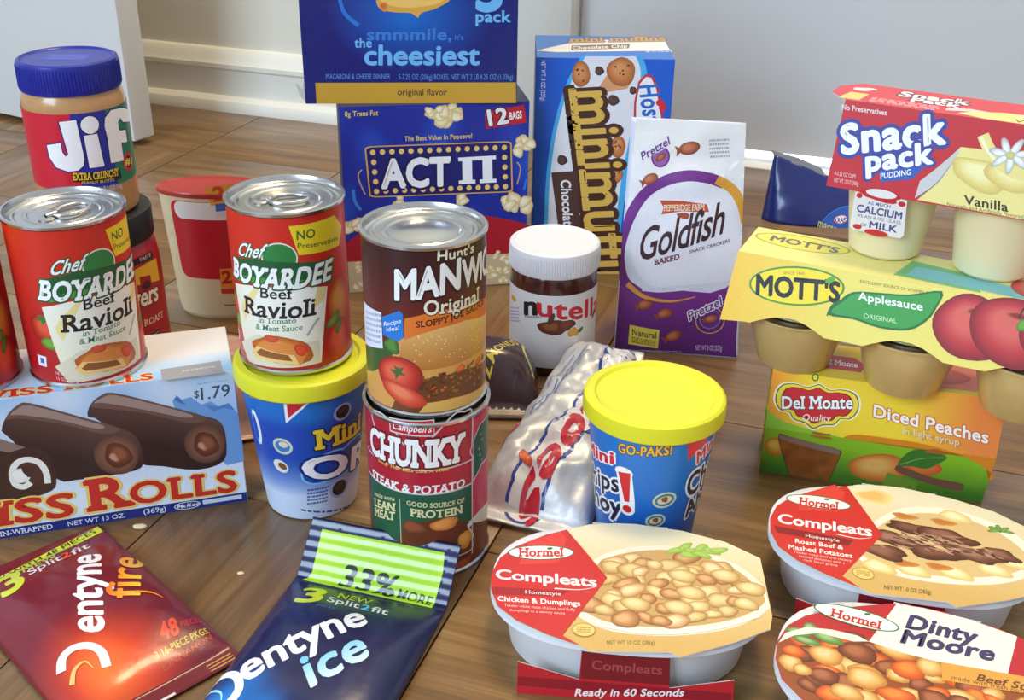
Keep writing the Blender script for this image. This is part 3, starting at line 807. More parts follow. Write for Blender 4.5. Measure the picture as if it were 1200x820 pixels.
A.poly([(b0, vT), (b1, vB), (W * .75, vB), (W * .75, vT)], (24, 120, 78))
A.on('logo')
wt = (246, 246, 242)
def jif_shapes(A, c, g):
    J = [(1.6,79.2),(13.7,80.3),(15.2,50.6),(13.9,45.5),(9.7,42.1),(2.2,41.4),(-6.4,44.4),(-10.7,51.9),(-11.1,61.1),(0.2,63.4),(0.3,56.5),(2.2,53.0),(4.4,54.6)]
    A.poly(J, c) if not g else (A.poly(J, c), A.stroke(J, g * 2, c, False, True))
    I = [(17.3,68.0),(27.2,68.2),(28.9,42.8),(17.8,43.0)]
    A.poly(I, c); 
    if g: A.stroke(I, g * 2, c, False, True)
    A.ell((22.9,75.4), 6.6 + g, 6.6 + g, c)
    F = [(34.4,43.9),(34.7,63.1),(33.7,72.5),(35.2,78.7),(41.5,83.1),(53.8,81.9),(72.5,74.9),(72.4,70.2),(72.5,66.2),(53.2,70.9),(50.5,74.9),(46.7,72.7),(47.2,65.9),(55.5,64.3),(55.4,54.9),(47.2,56.6),(47.1,42.5)]
    A.poly(F, c)
    if g: A.stroke(F, g * 2, c, False, True)
jif_shapes(A, (22, 30, 110), 1.1)
jif_shapes(A, wt, 0)
A.on('lettering')
A.poly([(4.5,40.0),(41.5,38.7),(42.4,29.5),(4.7,33.3)], (28, 28, 34))
A.text('EXTRA CRUNCHY', (4.9,34.7), (39.6,33.1), (5.4,40.0), (240, 206, 50), .03, serif=True)
A.text('PEANUT BUTTER', (10.5,31.4), (35.0,29.8), (10.8,33.4), (226, 190, 70), .01)
A.text('18 OZ (1 LB 2 OZ) 510g', (13.3,25.4), (41.1,22.7), (13.5,28.8), (214, 220, 240), .006)
A.on('badge')
A.ell((53.0,40.0), 6.4, 7.6, (200, 34, 40)); A.ell((53.0,40.0), 3.8, 5.0, (40, 28, 30))
A.text('#1', (48.4,38.7), (58.1,36.3), (49.2,43.9), (246, 214, 60), .03)
A.build('label', t, M_PAPER)

t = root('coffee_jar', 'red coffee jar with black lid under the peanut butter jar', 'jar', 'fol')
lathe('jar_body', [(0, .002), (.040, .002), (.043, 0), (.047, .004), (.0472, .1), (.0470, .112), (.0455, .124), (.0430, .132), (.0425, .134), (0, .134)], mat('red_jar_sleeve', (176, 28, 36), .3, coat=.3), t)
lathe('lid', [(.0425, .1325), (.0452, .1328), (.0456, .134), (.0456, .1543), (.0450, .1559), (.0430, .1565), (0, .1565)], mat('black_lid_plastic', (30, 28, 30), .38), t, 60)
A = Art(on_cone(.0473, .0473, .15, .0473), 3.0); W = wrap(.0475)
A.rect(-W, 8, W, 104, (172, 26, 34))
A.on('picture')
A.poly([(37.4,112.5),(45.5,115.0),(56.7,116.1),(71.3,114.7),(72.0,94.8),(57.4,98.7),(45.6,101.0),(35.9,102.6)], (232, 176, 40))
A.poly([(46.7,107.3),(58.7,104.9),(59.0,95.8),(47.0,99.0)], (160, 24, 30)); A.blob((53.2,98.2), 5, 3.4, [(70, 26, 22), (50, 18, 18)], 10, .2, 2)
A.on('lettering')
A.poly([(37.4,121.9),(45.2,123.1),(65.6,122.9),(67.0,117.2),(49.4,118.1),(38.0,116.7)], (34, 26, 34))
A.text('TASTE', (49.2,119.6), (62.7,119.7), (49.7,122.3), (226, 214, 190), .01)
A.text('gers', (36.3,83.2), (64.3,80.6), (39.0,98.7), (246, 232, 200), .04, [(.09, (110, 14, 22))], serif=True)
A.text('ROAST', (45.5,64.7), (68.7,63.1), (46.0,69.9), (236, 206, 170), .01, serif=True)
A.poly([(45.7,55.3),(62.3,55.9),(61.3,51.6),(45.8,50.6)], (34, 22, 24)); bars(A, (47.0,52.5), (60.4,53.2), (47.3,54.3), (190, 160, 140), 1, 2)
A.build('label', t, M_PAPER)

t = root('hazelnut_spread_jar', 'chocolate hazelnut spread jar with white lid', 'jar', 'nut')
lathe('jar_body', [(0, .002), (.031, .002), (.034, 0), (.0375, .004), (.0377, .012), (.0377, .084), (.0372, .089), (.0362, .093), (.0350, .0945), (0, .0945)], mat('hazelnut_spread_behind_glass', (72, 34, 26), .15, coat=.8, var=.05), t)
ld = lathe('lid', [(.0360, .0930), (.0384, .0932), (.0390, .0943), (.0390, .1110), (.0384, .1135), (.0366, .1147), (.0352, .1145), (.0345, .1137), (0, .1137)], M_WHITEP, t, 72)
vs, fs = [], []
for k in range(110):
    a = 2 * math.pi * k / 110
    for (r, z) in ((.0389, .0950), (.0389, .1100)):
        for da in (-.012, .012): vs.append((r * math.cos(a + da), r * math.sin(a + da), z))
    for (r, z) in ((.03935, .0955), (.03935, .1095)): vs.append((r * math.cos(a), r * math.sin(a), z))
    i = k * 6; fs += [(i, i + 4, i + 5, i + 2), (i + 1, i + 3, i + 5, i + 4)]
mesh('grip_ribs', vs, fs, M_WHITEP, ld, False)
RN = .0380; W = wrap(RN)
A = Art(on_cone(RN, RN, .11, RN), 3.0)
vt = (-0.2,78.8)[1]
A.rect(-W, 10, W, vt, (232, 230, 228))
A.on('lettering')
A.text('n', (-27.0,57.3), (-15.4,60.0), (-27.5,73.9), (26, 26, 28), .05)
A.text('utella', (-14.3,60.3), (56.6,50.9), (-14.8,76.8), (212, 44, 58), .05)
A.text('FERRERO', (-26.9,54.2), (-10.5,57.7), (-27.0,56.3), (40, 36, 36), .01)
A.on('picture')
A.ell((-43.3,66.0), 5, 2.6, (222, 170, 50)); bars(A, (-51.5,39.8), (-33.0,47.1), (-52.7,54.9), (170, 170, 200), 5, 3)
A.blob((-0.7,49.3), 14, 6.5, [(150, 90, 50), (110, 50, 30), (90, 34, 24)], 5, .15, 3); A.blob((11.1,51.1), 8, 5, [(130, 56, 40), (84, 30, 24)], 0, .15, 4)
A.blob((-2.4,57.2), 2.4, 5.5, [(100, 60, 40), (70, 40, 28)], -25, .1, 5); A.blob((17.8,43.5), 5, 4.5, [(230, 170, 60), (206, 140, 50)], 0, .2, 6); A.blob((24.9,44.2), 3, 2, [(80, 120, 50)], 20, .2, 7)
A.blob((43.3,52.3), 1.6, 4, [(60, 56, 52)], -20, .3, 9)
A.build('label', t, M_PAPER)

# ------------------------------------------------------------------ red and white tub with price stickers
t = root('plastic_tub', 'round red and cream tub with orange price stickers behind the ravioli can', 'tub', 'tub')
t.scale = (1, .5, 1.08)            # the tub is oval
lathe('tub_body', [(0, .003), (.038, .003), (.040, 0), (.0428, .003), (.0444, .010), (.0516, .114), (.0518, .1150), (.0500, .1150)], mat('cream_tub_plastic', (222, 208, 166), .38, coat=.2, sss=.1), t, 64)
lathe('lid', [(.0515, .1130), (.0530, .1132), (.0533, .1142), (.0532, .1165), (.0520, .1176), (.0500, .1176), (.0485, .1166), (0, .1166)], mat('red_lid_plastic', (178, 52, 46), .4, coat=.2), t, 64)
A = Art(on_cone(.0440, .0520, .117, .0480), 3.0)
v0, v1 = (-10.0,38.9)[1], (-2.9,91.0)[1]
uL = (-39.1,77.4)[0]
A.on('')
A.poly(rrect(uL, v0, uL + 130, 110, 9), (196, 30, 44))
A.on('white_stripe')
A.poly(rrect((-34.2,99.1)[0], (-2.5,94.1)[1], uL + 110, (-0.7,109.5)[1], 7.5), (232, 230, 222))
A.on('price_sticker')
A.poly([(-1.1,123.8),(36.0,127.4),(34.7,107.9),(2.0,107.2)], (240, 168, 60)); A.text('2', (5.2,111.0), (14.0,112.4), (5.1,123.1), (214, 84, 34), .05)
A.poly([(5.7,108.8),(18.9,109.9),(18.3,103.1),(5.7,101.9)], (60, 110, 190)); A.poly([(5.6,101.1),(18.2,102.3),(17.8,97.7),(5.9,96.5)], (226, 214, 206))
A.poly([(3.3,49.0),(35.4,50.4),(34.0,30.1),(2.4,31.1)], (240, 140, 44)); A.text('2', (4.5,35.2), (12.9,35.8), (5.0,46.6), (180, 40, 24), .05)
A.poly([(1.9,30.2),(34.0,30.1),(33.6,25.2),(2.5,25.3)], (206, 60, 40)); bars(A, (3.6,13.2), (23.0,12.8), (3.9,15.3), (70, 60, 50), 1, 3)
A.build('label', t, M_PAPER)
# ------------------------------------------------------------------ cartons
def carton(t, w, d, h, col, name='carton'):
    m = mat('carton_' + '%02x%02x%02x' % col, col, .5, var=.03, coat=.1)
    return box(name, -w / 2, w / 2, -d / 2, d / 2, 0, h, m, t, .0007)
def face(w, d, h, side):
    if side == 'front': return Art(on_plane((-w / 2, -d / 2, 0), (1, 0, 0), (0, 0, 1)))
    if side == 'top': return Art(on_plane((-w / 2, -d / 2, h), (1, 0, 0), (0, 1, 0)))
    if side == 'right': return Art(on_plane((w / 2, -d / 2, 0), (0, 1, 0), (0, 0, 1)))
    if side == 'left': return Art(on_plane((-w / 2, d / 2, 0), (0, -1, 0), (0, 0, 1)))

# ---- chocolate roll box
t = root('cake_box', 'sky blue box of chocolate rolls lying under the ravioli cans', 'box', 'swiss')
w, d, h = .260, .070, .107
carton(t, w, d, h, (196, 214, 236))
A = face(w, d, h, 'front')
A.shade([(0.5, 0.5), (259.5, 0.5), (259.5, 106.5), (0.5, 106.5)], lambda u, v: lerp(lerp((232, 238, 246), (150, 190, 232), max(0, min(1, (v - 20) / 60))), (226, 234, 244), .5 + .5 * noise.noise((u * .03, v * .05, 1))), 6)
A.on('picture')
A.poly([(218.0,89.2),(221.3,93.3),(224.2,89.6),(230.4,90.6),(236.4,83.7),(242.8,85.4),(247.4,80.6),(254.4,82.2),(259.8,72.6),(260.5,48.3),(260.3,34.1),(248.4,32.7),(240.3,44.7),(224.1,54.4)], (112, 160, 214))
A.poly([(219.3,90.3),(221.2,92.7),(223.6,89.6),(226.5,85.2),(222.3,87.2)], (70, 120, 186)); A.poly([(238.6,83.3),(247.4,80.6),(254.4,82.2),(257.9,76.3),(250.7,78.8),(243.7,77.2)], (84, 136, 198))
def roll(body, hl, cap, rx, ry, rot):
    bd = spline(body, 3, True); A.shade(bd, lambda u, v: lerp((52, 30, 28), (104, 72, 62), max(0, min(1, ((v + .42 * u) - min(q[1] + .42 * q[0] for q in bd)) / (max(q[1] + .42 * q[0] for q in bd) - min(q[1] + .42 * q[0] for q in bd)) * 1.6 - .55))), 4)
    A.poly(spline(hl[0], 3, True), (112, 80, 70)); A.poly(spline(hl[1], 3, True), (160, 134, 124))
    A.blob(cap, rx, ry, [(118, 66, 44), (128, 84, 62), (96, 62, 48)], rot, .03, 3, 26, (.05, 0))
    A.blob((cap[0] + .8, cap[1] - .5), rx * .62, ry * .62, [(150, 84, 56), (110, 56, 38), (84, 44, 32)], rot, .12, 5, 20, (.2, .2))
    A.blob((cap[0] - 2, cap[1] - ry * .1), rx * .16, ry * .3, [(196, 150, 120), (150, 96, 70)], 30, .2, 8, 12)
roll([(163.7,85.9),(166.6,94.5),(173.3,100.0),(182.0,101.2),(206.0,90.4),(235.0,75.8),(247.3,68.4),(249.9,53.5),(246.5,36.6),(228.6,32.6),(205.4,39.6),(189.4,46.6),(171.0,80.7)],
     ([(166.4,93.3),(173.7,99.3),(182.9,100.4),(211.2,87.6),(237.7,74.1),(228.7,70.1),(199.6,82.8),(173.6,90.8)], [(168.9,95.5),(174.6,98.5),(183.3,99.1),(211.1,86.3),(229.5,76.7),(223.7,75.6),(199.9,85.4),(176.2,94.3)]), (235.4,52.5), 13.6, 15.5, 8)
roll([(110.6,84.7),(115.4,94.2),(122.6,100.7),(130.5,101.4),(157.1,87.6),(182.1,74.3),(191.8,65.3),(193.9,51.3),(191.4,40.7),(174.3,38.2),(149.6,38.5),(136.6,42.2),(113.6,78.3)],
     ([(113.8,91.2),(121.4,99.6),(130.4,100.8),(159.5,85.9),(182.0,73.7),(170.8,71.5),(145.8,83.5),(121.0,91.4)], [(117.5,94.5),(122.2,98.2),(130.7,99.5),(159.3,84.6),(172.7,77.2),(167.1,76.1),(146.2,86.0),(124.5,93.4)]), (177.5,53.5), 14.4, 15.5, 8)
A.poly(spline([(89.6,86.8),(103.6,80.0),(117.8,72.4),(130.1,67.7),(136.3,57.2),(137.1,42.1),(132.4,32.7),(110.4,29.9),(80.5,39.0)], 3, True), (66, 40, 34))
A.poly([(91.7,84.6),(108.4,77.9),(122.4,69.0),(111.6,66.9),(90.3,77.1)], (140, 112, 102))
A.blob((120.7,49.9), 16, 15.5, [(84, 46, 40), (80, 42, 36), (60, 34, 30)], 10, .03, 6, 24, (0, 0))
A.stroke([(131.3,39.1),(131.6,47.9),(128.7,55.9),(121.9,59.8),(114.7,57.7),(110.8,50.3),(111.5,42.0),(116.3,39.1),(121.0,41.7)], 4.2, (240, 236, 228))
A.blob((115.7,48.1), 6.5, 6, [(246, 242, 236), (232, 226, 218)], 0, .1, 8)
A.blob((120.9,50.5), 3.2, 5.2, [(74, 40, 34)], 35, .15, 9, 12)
A.on('logo')
rd, yo = (206, 48, 40), (240, 206, 110)
A.text('R', (156.7,12.2), (179.7,12.1), (157.5,36.4), rd, .03, [(.075, yo)], serif=True)
A.text('OLLS', (182.1,12.4), (252.8,10.6), (182.6,29.3), rd, .03, [(.075, yo)], serif=True)
q0, q1, q2 = (97.0,11.5), (142.6,10.7), (99.7,29.5)
A.text('ISS', q0, q1, q2, rd, .03, [(.075, yo)], serif=True)
A.text('SW', (q0[0] - 52, q0[1]), (q0[0] - 3, q0[1]), (q2[0] - 52, q2[1]), rd, .03, [(.075, yo)], serif=True)
A.on('lettering')
A.rect(.5, .5, 259.5, 8.2, (34, 48, 124))
A.text('TWIN-WRAPPED', ((94.9,2.8)[0] - 9, 2.4), ((128.6,2.4)[0], 2.4), ((94.9,2.8)[0] - 9, 6.2), (232, 236, 246), .012, serif=True)
A.text('NET WT 13 OZ.', ((128.6,2.4)[0] + 10, 2.4), ((176.2,2.3)[0], 2.4), ((128.6,2.4)[0] + 10, 6), (232, 236, 246), .008)
A.text('(369g)', ((188.6,1.3)[0], 2.6), ((203.6,1.3)[0], 2.6), ((188.6,1.3)[0], 6.6), (232, 236, 246), .008)
A.ell(((218.3,2.1)[0], 4.4), 9, 3.2, (232, 236, 246)); A.ell(((218.3,2.1)[0], 4.4), 8.4, 2.7, (34, 48, 124)); A.text('McKee', ((211.3,2.7)[0], 3), ((226.0,2.8)[0], 3), ((211.3,2.7)[0], 6), (240, 242, 248), .012, lean=.2)
A.rect((228.9,2.3)[0], 3.2, 256, 6.6, (210, 218, 234))
gy = (60, 74, 100)
A.text('$', (232.3,89.6), (235.4,89.6), (232.8,94.9), gy, .004)
A.text('1.79', (236.8,87.4), (255.8,87.7), (237.2,96.5), gy, .004)
bars(A, (235.3,99.4), (255.0,99.5), (235.4,100.4), (140, 160, 190), 1, 2)
A.build('front_panel', t, M_CARD)
A = face(w, d, h, 'top')
A.rect(.5, .5, 259.5, 69.5, (232, 232, 232)); A.grad([(.5, .5), (259.5, .5), (259.5, 30), (.5, 30)], (150, 196, 236), (222, 230, 238), (0, 2), (0, 28), 6)
A.on('lettering')
A.text('SWISS', ((113.7,3.7)[0] - 28, (113.7,3.7)[1] - 2), (144.8,0.9), ((113.0,12.1)[0] - 28, (113.0,12.1)[1] - 1), rd, .03, [(.08, yo)], serif=True)
A.text('ROLLS', (153.7,0.8), (207.6,1.4), (153.4,9.2), rd, .03, [(.08, yo)], serif=True)
A.on('sticker')
A.poly([(212.9,13.6),(252.4,16.2),(253.3,-2.6),(213.5,-2.7)], (158, 156, 156)); bars(A, (227.0,4.7), (249.4,6.0), (226.6,9.8), (190, 188, 188), 1, 3)
A.build('top_panel', t, M_CARD)

# ---- macaroni and cheese multipack
t = root('macaroni_multipack', 'dark blue macaroni and cheese carton standing on the popcorn box', 'box', 'kraft')
w, d, h = .198, .089, .185
carton(t, w, d, h, (18, 40, 116))
A = face(w, d, h, 'front')
kc = (99.1,81.0)
def kf(u, v):
    r = math.hypot((u - kc[0]) / 75, (v - kc[1]) / 52)
    k = max(0, 1 - r) ** .8
    return lerp((14, 32, 112), (16, 112, 204), k)
A.shade([(.5, .5), (197.5, .5), (197.5, 184.5), (.5, 184.5)], kf, 6)
A.on('picture')
mac = [(70.4,97.4),(70.2,90.0),(75.4,85.5),(86.8,83.6),(99.2,83.2),(103.7,81.0),(106.8,79.1),(110.0,83.3),(120.9,86.3),(133.3,92.4),(136.4,97.6),(130.4,105.0),(114.9,100.5),(91.9,99.0),(78.3,103.4)]
A.poly(spline(mac, 3, True), (226, 168, 66))
A.poly(spline([(73.4,94.5),(83.9,89.2),(102.4,87.8),(122.5,90.8),(131.8,96.1),(126.5,100.6),(102.6,96.8),(81.2,98.9)], 3, True), (242, 196, 104))
A.blob((76.2,88.5), 4, 4, [(214, 110, 50), (226, 160, 66)], 0, .1, 3)
A.stroke([(52.5,71.8),(39.3,85.4),(39.1,109.2),(63.0,138.3),(100.8,145.6),(145.9,138.7),(161.1,109.6)], 4, (30, 120, 206), taper=True)
A.on('gold_band')
A.poly([(10.4,19.8),(197.0,19.7),(197.7,0.2),(10.3,0.2)], (206, 160, 56))
A.on('lettering')
c1, c2 = (58, 128, 208), (112, 188, 240)
A.text('smmmile,', (60.0,59.1), (136.6,59.1), (60.5,69.2), c1, .025)
A.text("it's", (140.0,59.1), (147.9,59.1), (140.0,63.8), c1, .015)
A.text('the', (48.1,52.3), (63.6,52.3), (48.5,60.7), c2, .02)
A.text('cheesiest', (56.7,36.5), (162.1,36.4), (57.5,54.2), c2, .035, sp=.95)
A.text('MACARONI & CHEESE DINNER', (20.4,23.4), (79.4,23.2), (20.7,28.1), (92, 150, 214), .0)
A.text('5-7.25 OZ (206g) BOXES, NET WT 2 LB 4.25 OZ (1.03kg)', (87.3,22.8), (194.1,22.5), (87.4,27.6), (92, 150, 214), .0)
A.text('original flavor', (86.1,8.0), (132.4,7.8), (86.2,14.0), (44, 40, 56), .008)
A.text('pack', (159.6,75.2), (190.9,75.2), (159.6,85.2), c2, .03)
A.text('5', (161.2,86.0), (182.2,86.0), (161.1,121.4), c2, .05)
A.build('front_panel', t, M_GLOSS)
# clear shrink film: a thin flap at the lower left corner and a seam along the right edge
M_FILM = mat('clear_shrink_film', (235, 238, 240), .08, trans=.9, alpha=.35)
mesh('shrink_film_flap', [(-.099, -.0440, .002), (-.1055, -.030, .004), (-.1085, -.028, .016), (-.101, -.042, .013), (-.099, -.0445, .022)], [(0, 1, 2, 3), (0, 3, 4)], M_FILM, t, False)
mesh('shrink_film_seam', [(.099, -.0445, 0), (.1000, -.035, 0), (.1012, -.0345, .185), (.0992, -.0445, .185)], [(0, 1, 2, 3)], M_FILM, t, False)

# ---- microwave popcorn box
t = root('popcorn_box', 'blue popcorn box with printed marquee sign behind the sauce can', 'box', 'act')
w, d, h = .181, .088, .190
carton(t, w, d, h, (60, 62, 92))
A = face(w, d, h, 'front')
A.shade([(.5, .5), (180.5, .5), (180.5, 189.5), (.5, 189.5)], lambda u, v: lerp((22, 42, 150), (40, 100, 214), max(0, noise.noise((u * .035, v * .016, 2.2)) * 1.3)), 7)
A.on('picture')
A.poly([(.5, 30)] + spline([(-3.1,51.3),(21.0,68.0),(54.8,77.0),(88.5,79.7),(118.3,78.7),(140.5,75.4),(165.7,69.6),(184.1,63.2)], 4) + [(180.5, 60), (180.5, 30)], (178, 24, 40))
A.rect(.5, .5, 180.5, 34, (206, 190, 150))
rnd = random.Random(3)
def popcorn(c, r, n=7, sd=0):
    rr = random.Random(sd)
    for k in range(n):
        a = rr.uniform(0, 6.28); q = rr.uniform(.2, .75) * r
        A.blob((c[0] + q * math.cos(a) * 1.2, c[1] + q * math.sin(a) * .8), r * rr.uniform(.35, .6), r * rr.uniform(.3, .5), [(252, 244, 214), (240, 220, 166), (214, 184, 116)], rr.uniform(0, 180), .18, sd + k, 14)
for c, r, n, sd in (((98.2,177.8), 15, 9, 1), ((86.9,184.8), 9, 4, 2), ((172.9,146.7), 12, 7, 3), ((170.6,85.6), 14, 9, 4), ((9.6,73.9), 12, 7, 5), ((55.3,94.6), 10, 5, 6), ((114.1,91.8), 10, 5, 7)):
    popcorn(c, r, n, sd)
for k in range(34):
    popcorn((rnd.uniform(5, 176), rnd.uniform(3, 34)), rnd.uniform(6, 10), 3, 20 + k)
A.stroke([(20.9,103.2),(15.8,117.2),(15.3,124.1),(18.7,128.2)], 1.2, (206, 170, 110)); A.stroke([(169.8,129.7),(173.3,122.6),(170.2,107.0)], 1.2, (206, 170, 110))
A.stroke([(9.7,108.9),(10.7,96.7),(16.1,87.7)], 3, (50, 130, 214)); A.stroke([(179.5,111.8),(177.2,101.3)], 2, (50, 130, 214))
A.on('marquee_print')
p00, p10, p11, p01 = (24.9,100.0), (166.1,99.2), (164.0,151.3), (22.2,151.2)
def mq(a, b):
    return lerp(lerp(p00, p10, a), lerp(p01, p11, a), b)
def mrr(i, r):
    return [mq(x, y) for x, y in rrect(i, i * 2.2, 1 - i, 1 - i * 2.2, r, 4)]
A.poly(mrr(0, .05), (226, 176, 74)); A.poly(mrr(.010, .046), (24, 28, 110)); 
for k in range(15):
    for b in (.12, .88): A.ell(mq(.052 + k * .0640, b), 3.0, 3.1, (40, 24, 60)); A.ell(mq(.052 + k * .0640, b), 2.6, 2.7, (244, 204, 120), n=14)
for k in (1, 2, 3):
    for a in (.052, .948): A.ell(mq(a, .12 + k * .19), 2.6, 2.7, (244, 204, 120), n=14)
wt = (248, 248, 248)
A.text('ACT', (38.0,109.8), (103.2,109.7), (38.2,136.7), wt, .075, [(.1, (16, 18, 80))], sp=.98)
i0, i1, j0, j1 = (112.2,109.8), (149.4,110.0), (111.8,136.7), (148.6,137.4)
def iq(a, b): return lerp(lerp(i0, i1, a), lerp(j0, j1, a), b)
for x0, y0, x1, y1 in ((0, .86, 1, 1), (0, 0, .44, .14), (.56, 0, 1, .14), (.10, .1, .36, .9), (.64, .1, .90, .9)):
    A.poly([iq(x0, y0), iq(x1, y0), iq(x1, y1), iq(x0, y1)], wt)
A.on('lettering')
yl = (240, 206, 70)
A.text('0g Trans Fat', (5.2,180.5), (36.2,180.7), (5.5,185.3), yl, .015)
A.text('The Best Value In Popcorn!', (60.3,154.9), (125.2,155.4), (60.4,159.5), yl, .015)
A.poly([(137.5,180.3),(175.4,186.5),(178.3,168.9),(138.8,164.0)], (196, 28, 46))
A.text('12', (142.5,167.2), (160.3,169.5), (140.0,181.8), wt, .05, [(.09, (90, 10, 24))])
A.text('BAGS', (162.0,172.2), (173.6,173.7), (161.5,179.1), wt, .03)
A.build('front_panel', t, M_CARD)

# ---- mini muffin box
t = root('muffin_box', 'blue and white chocolate chip mini muffin box standing upright', 'box', 'muf')
w, d, h = .134, .103, .225
carton(t, w, d, h, (20, 92, 196))
A = face(w, d, h, 'front')
A.grad([(.5, .5), (133.5, .5), (133.5, 224.5), (.5, 224.5)], (16, 84, 190), (24, 96, 206), (0, 0), (134, 200), 20)
A.on('picture')
Lc = [(47.2,226.8),(36.5,206.9),(28.3,181.6),(21.8,151.5),(17.8,116.3),(16.3,80.1),(16.6,42.8)]; Rc = [(95.6,227.6),(101.6,212.1),(99.4,182.9),(94.9,148.5),(90.2,113.1),(87.2,76.8),(85.6,44.1)]
cy = (70, 180, 236)
A.poly(spline([(p[0] - 4, p[1]) for p in Lc], 3) + [(24, .6), (80, .6)] + spline([(p[0] + 6, p[1]) for p in Rc[::-1]], 3), cy)
A.poly(spline(Lc, 3) + [(28, .6), (74, .6)] + spline(Rc[::-1], 3), (232, 232, 236))
def muffin(c, rx, ry, sd):
    A.blob(c, rx, ry, [(222, 150, 92), (204, 126, 70), (168, 94, 50)], 0, .06, sd, 20)
    r2 = random.Random(sd)
    for k in range(5): A.blob((c[0] + r2.uniform(-.5, .5) * rx, c[1] + r2.uniform(-.5, .5) * ry), 1.2, 1, [(84, 48, 34)], r2.uniform(0, 90), .2, k, 7)
A.poly([(60.3,194.8),(71.7,214.1),(82.1,220.0),(94.5,206.2),(89.4,196.2),(70.4,192.5)], (222, 160, 112))
muffin((43.8,209.5), 9, 12.5, 1); muffin((82.5,212.6), 14, 14, 2); muffin((83.6,137.8), 8, 11, 3); muffin((83.6,108.5), 7, 9, 4)
for c, r in (((61.4,213.1), 4.6), ((76.7,184.6), 5.6), ((28.7,123.2), 5.4), ((95.3,194.6), 4)):
    A.blob(c, r, r * .95, [(96, 66, 56), (52, 34, 32)], 20, .12, 5, 14)
A.on('logo')
ye, br = (228, 184, 84), (74, 42, 30)
A.text('mini', (33.8,191.0), (46.3,114.1), (78.6,194.3), ye, .02, [(.13, br)], serif=True)
A.text('muffins', (47.4,108.8), (68.5,-41.2), (91.2,111.4), ye, .02, [(.13, br)], serif=True)
A.poly([(98.3,148.6),(96.9,182.8),(99.7,203.0),(105.8,210.6),(112.5,209.9),(119.0,200.0),(127.4,166.4),(130.8,144.8)], (206, 50, 60)); A.poly([(100.9,146.9),(99.0,182.9),(101.5,201.4),(106.8,208.1),(111.8,207.4),(117.6,196.7),(124.9,166.3),(128.3,144.8)], (244, 244, 246))
A.text('Hostess', (100.4,198.9), (113.4,138.4), (118.5,200.8), (36, 110, 200), .04)
A.blob((122.4,182.9), 4, 3.6, [(222, 40, 54)], 0, .05, 2, 14); A.blob((125.7,178.3), 3.6, 3.4, [(222, 40, 54)], 0, .05, 3, 14); A.poly([(120.7,178.2),(128.8,180.9),(125.3,172.3)], (222, 40, 54))
A.on('lettering')
A.text('NET WT. 8 OZ. (227g)', (5.0,222.0), (5.7,183.3), (9.1,222.0), (226, 232, 246), .012)
A.poly([(18.0,110.0),(43.8,112.3),(50.0,48.2),(53.4,-9.6),(34.5,-11.9),(26.9,52.4)], (82, 54, 48))
A.text('Chocolate Chip', (27.8,102.1), (36.0,19.3), (37.7,102.3), (240, 240, 238), .03)
A.build('front_panel', t, M_CARD)
A = face(w, d, h, 'top')
A.rect(.5, .5, 133.5, 102.5, (56, 116, 204)); A.poly([(.5, 30), (30, 62), (60, 84), (133.5, 92), (133.5, 40), (60, 30), (20, 24)], (232, 230, 226))
A.on('lettering')
A.text('mini muffins', (36.0,70.8), (134.2,85.0), (36.9,93.6), (200, 164, 110), .05, [(.12, (130, 100, 80))], serif=True)
A.poly([(34.6,33.2),(93.2,47.5),(95.8,67.6),(36.3,54.8)], (130, 100, 84)); A.text('Chocolate Chip', (36.4,37.2), (91.8,50.6), (37.0,50.9), (238, 234, 226), .03)
A.text('NET WT. 8 OZ. (227g)', (108.5,29.5), (135.3,35.4), (109.5,39.1), (226, 232, 246), .01)
A.build('top_panel', t, M_CARD)

# ------------------------------------------------------------------ packs of snack cups
def cup(parent, name, x, y, z0, r0, r1, h, m, foil=True, down=True):
    """a tapered snack cup; down=True tapers towards its foot, False is the same cup turned over"""
    P = [(0, .002), (r0 - .004, .002), (r0 - .002, 0), (r0, .002), (r1 - .0025, h - .004), (r1 - .0022, h - .0022), (r1, h - .0020), (r1, h - .0004), (0, h - .0004)]
    if not down: P = [(r, h - z) for r, z in P]
    c = lathe(name, P, m, parent, 40, (x, y, z0))
    return c
M_FOILLID = mat('foil_cup_lid', (176, 178, 176), .3, 1.0, bump=.2, bscale=400)
M_SAUCE = mat('applesauce_in_clear_cup', (206, 176, 112), .3, coat=.5, var=.08, scale=120, sss=.3)
M_PEACH = mat('peaches_in_clear_cup', (176, 106, 48), .28, coat=.6, var=.15, scale=90, sss=.2)
M_PUD = mat('vanilla_pudding_in_cup', (236, 222, 178), .38, coat=.3, var=.03, sss=.3)

# ---- diced peaches
t = root('fruit_cup_pack', 'orange and green diced peach cup pack lying under the applesauce pack', 'snack pack', 'del')
L2 = 80.0
for x in (-.040, .040):
    cup(t, 'cup', x, 0, .0006, .026, .0375, .0428, M_PEACH); cup(t, 'cup', x, 0, .0436, .026, .0375, .0428, M_PEACH, down=False)
FU = on_plane((-.080, -.0370, .044), (1, 0, 0), (0, .0095, .0425)); FL = on_plane((-.080, -.0275, 0), (1, 0, 0), (0, -.0095, .044))
hU = math.hypot(9.5, 42.5); hL = math.hypot(9.5, 44)
og, yw, gr = (238, 140, 44), (238, 204, 40), (140, 196, 40)
A = Art(FU)
O = [(0, 0), (160, 0), (160, hU), (0, hU)]
def fu(u, v):
    return lerp(lerp((240, 150, 40), (240, 208, 44), max(0, min(1, u / 26))), (238, 132, 56), max(0, min(1, (u - 95) / 50)))
A.shade(O, fu, 8)
A.poly([(0, 0), (0, 20)] + spline([(-1.7,14.7),(10.3,7.2),(29.1,3.3)], 4) + [(56, 0)], gr)
A.on('logo')
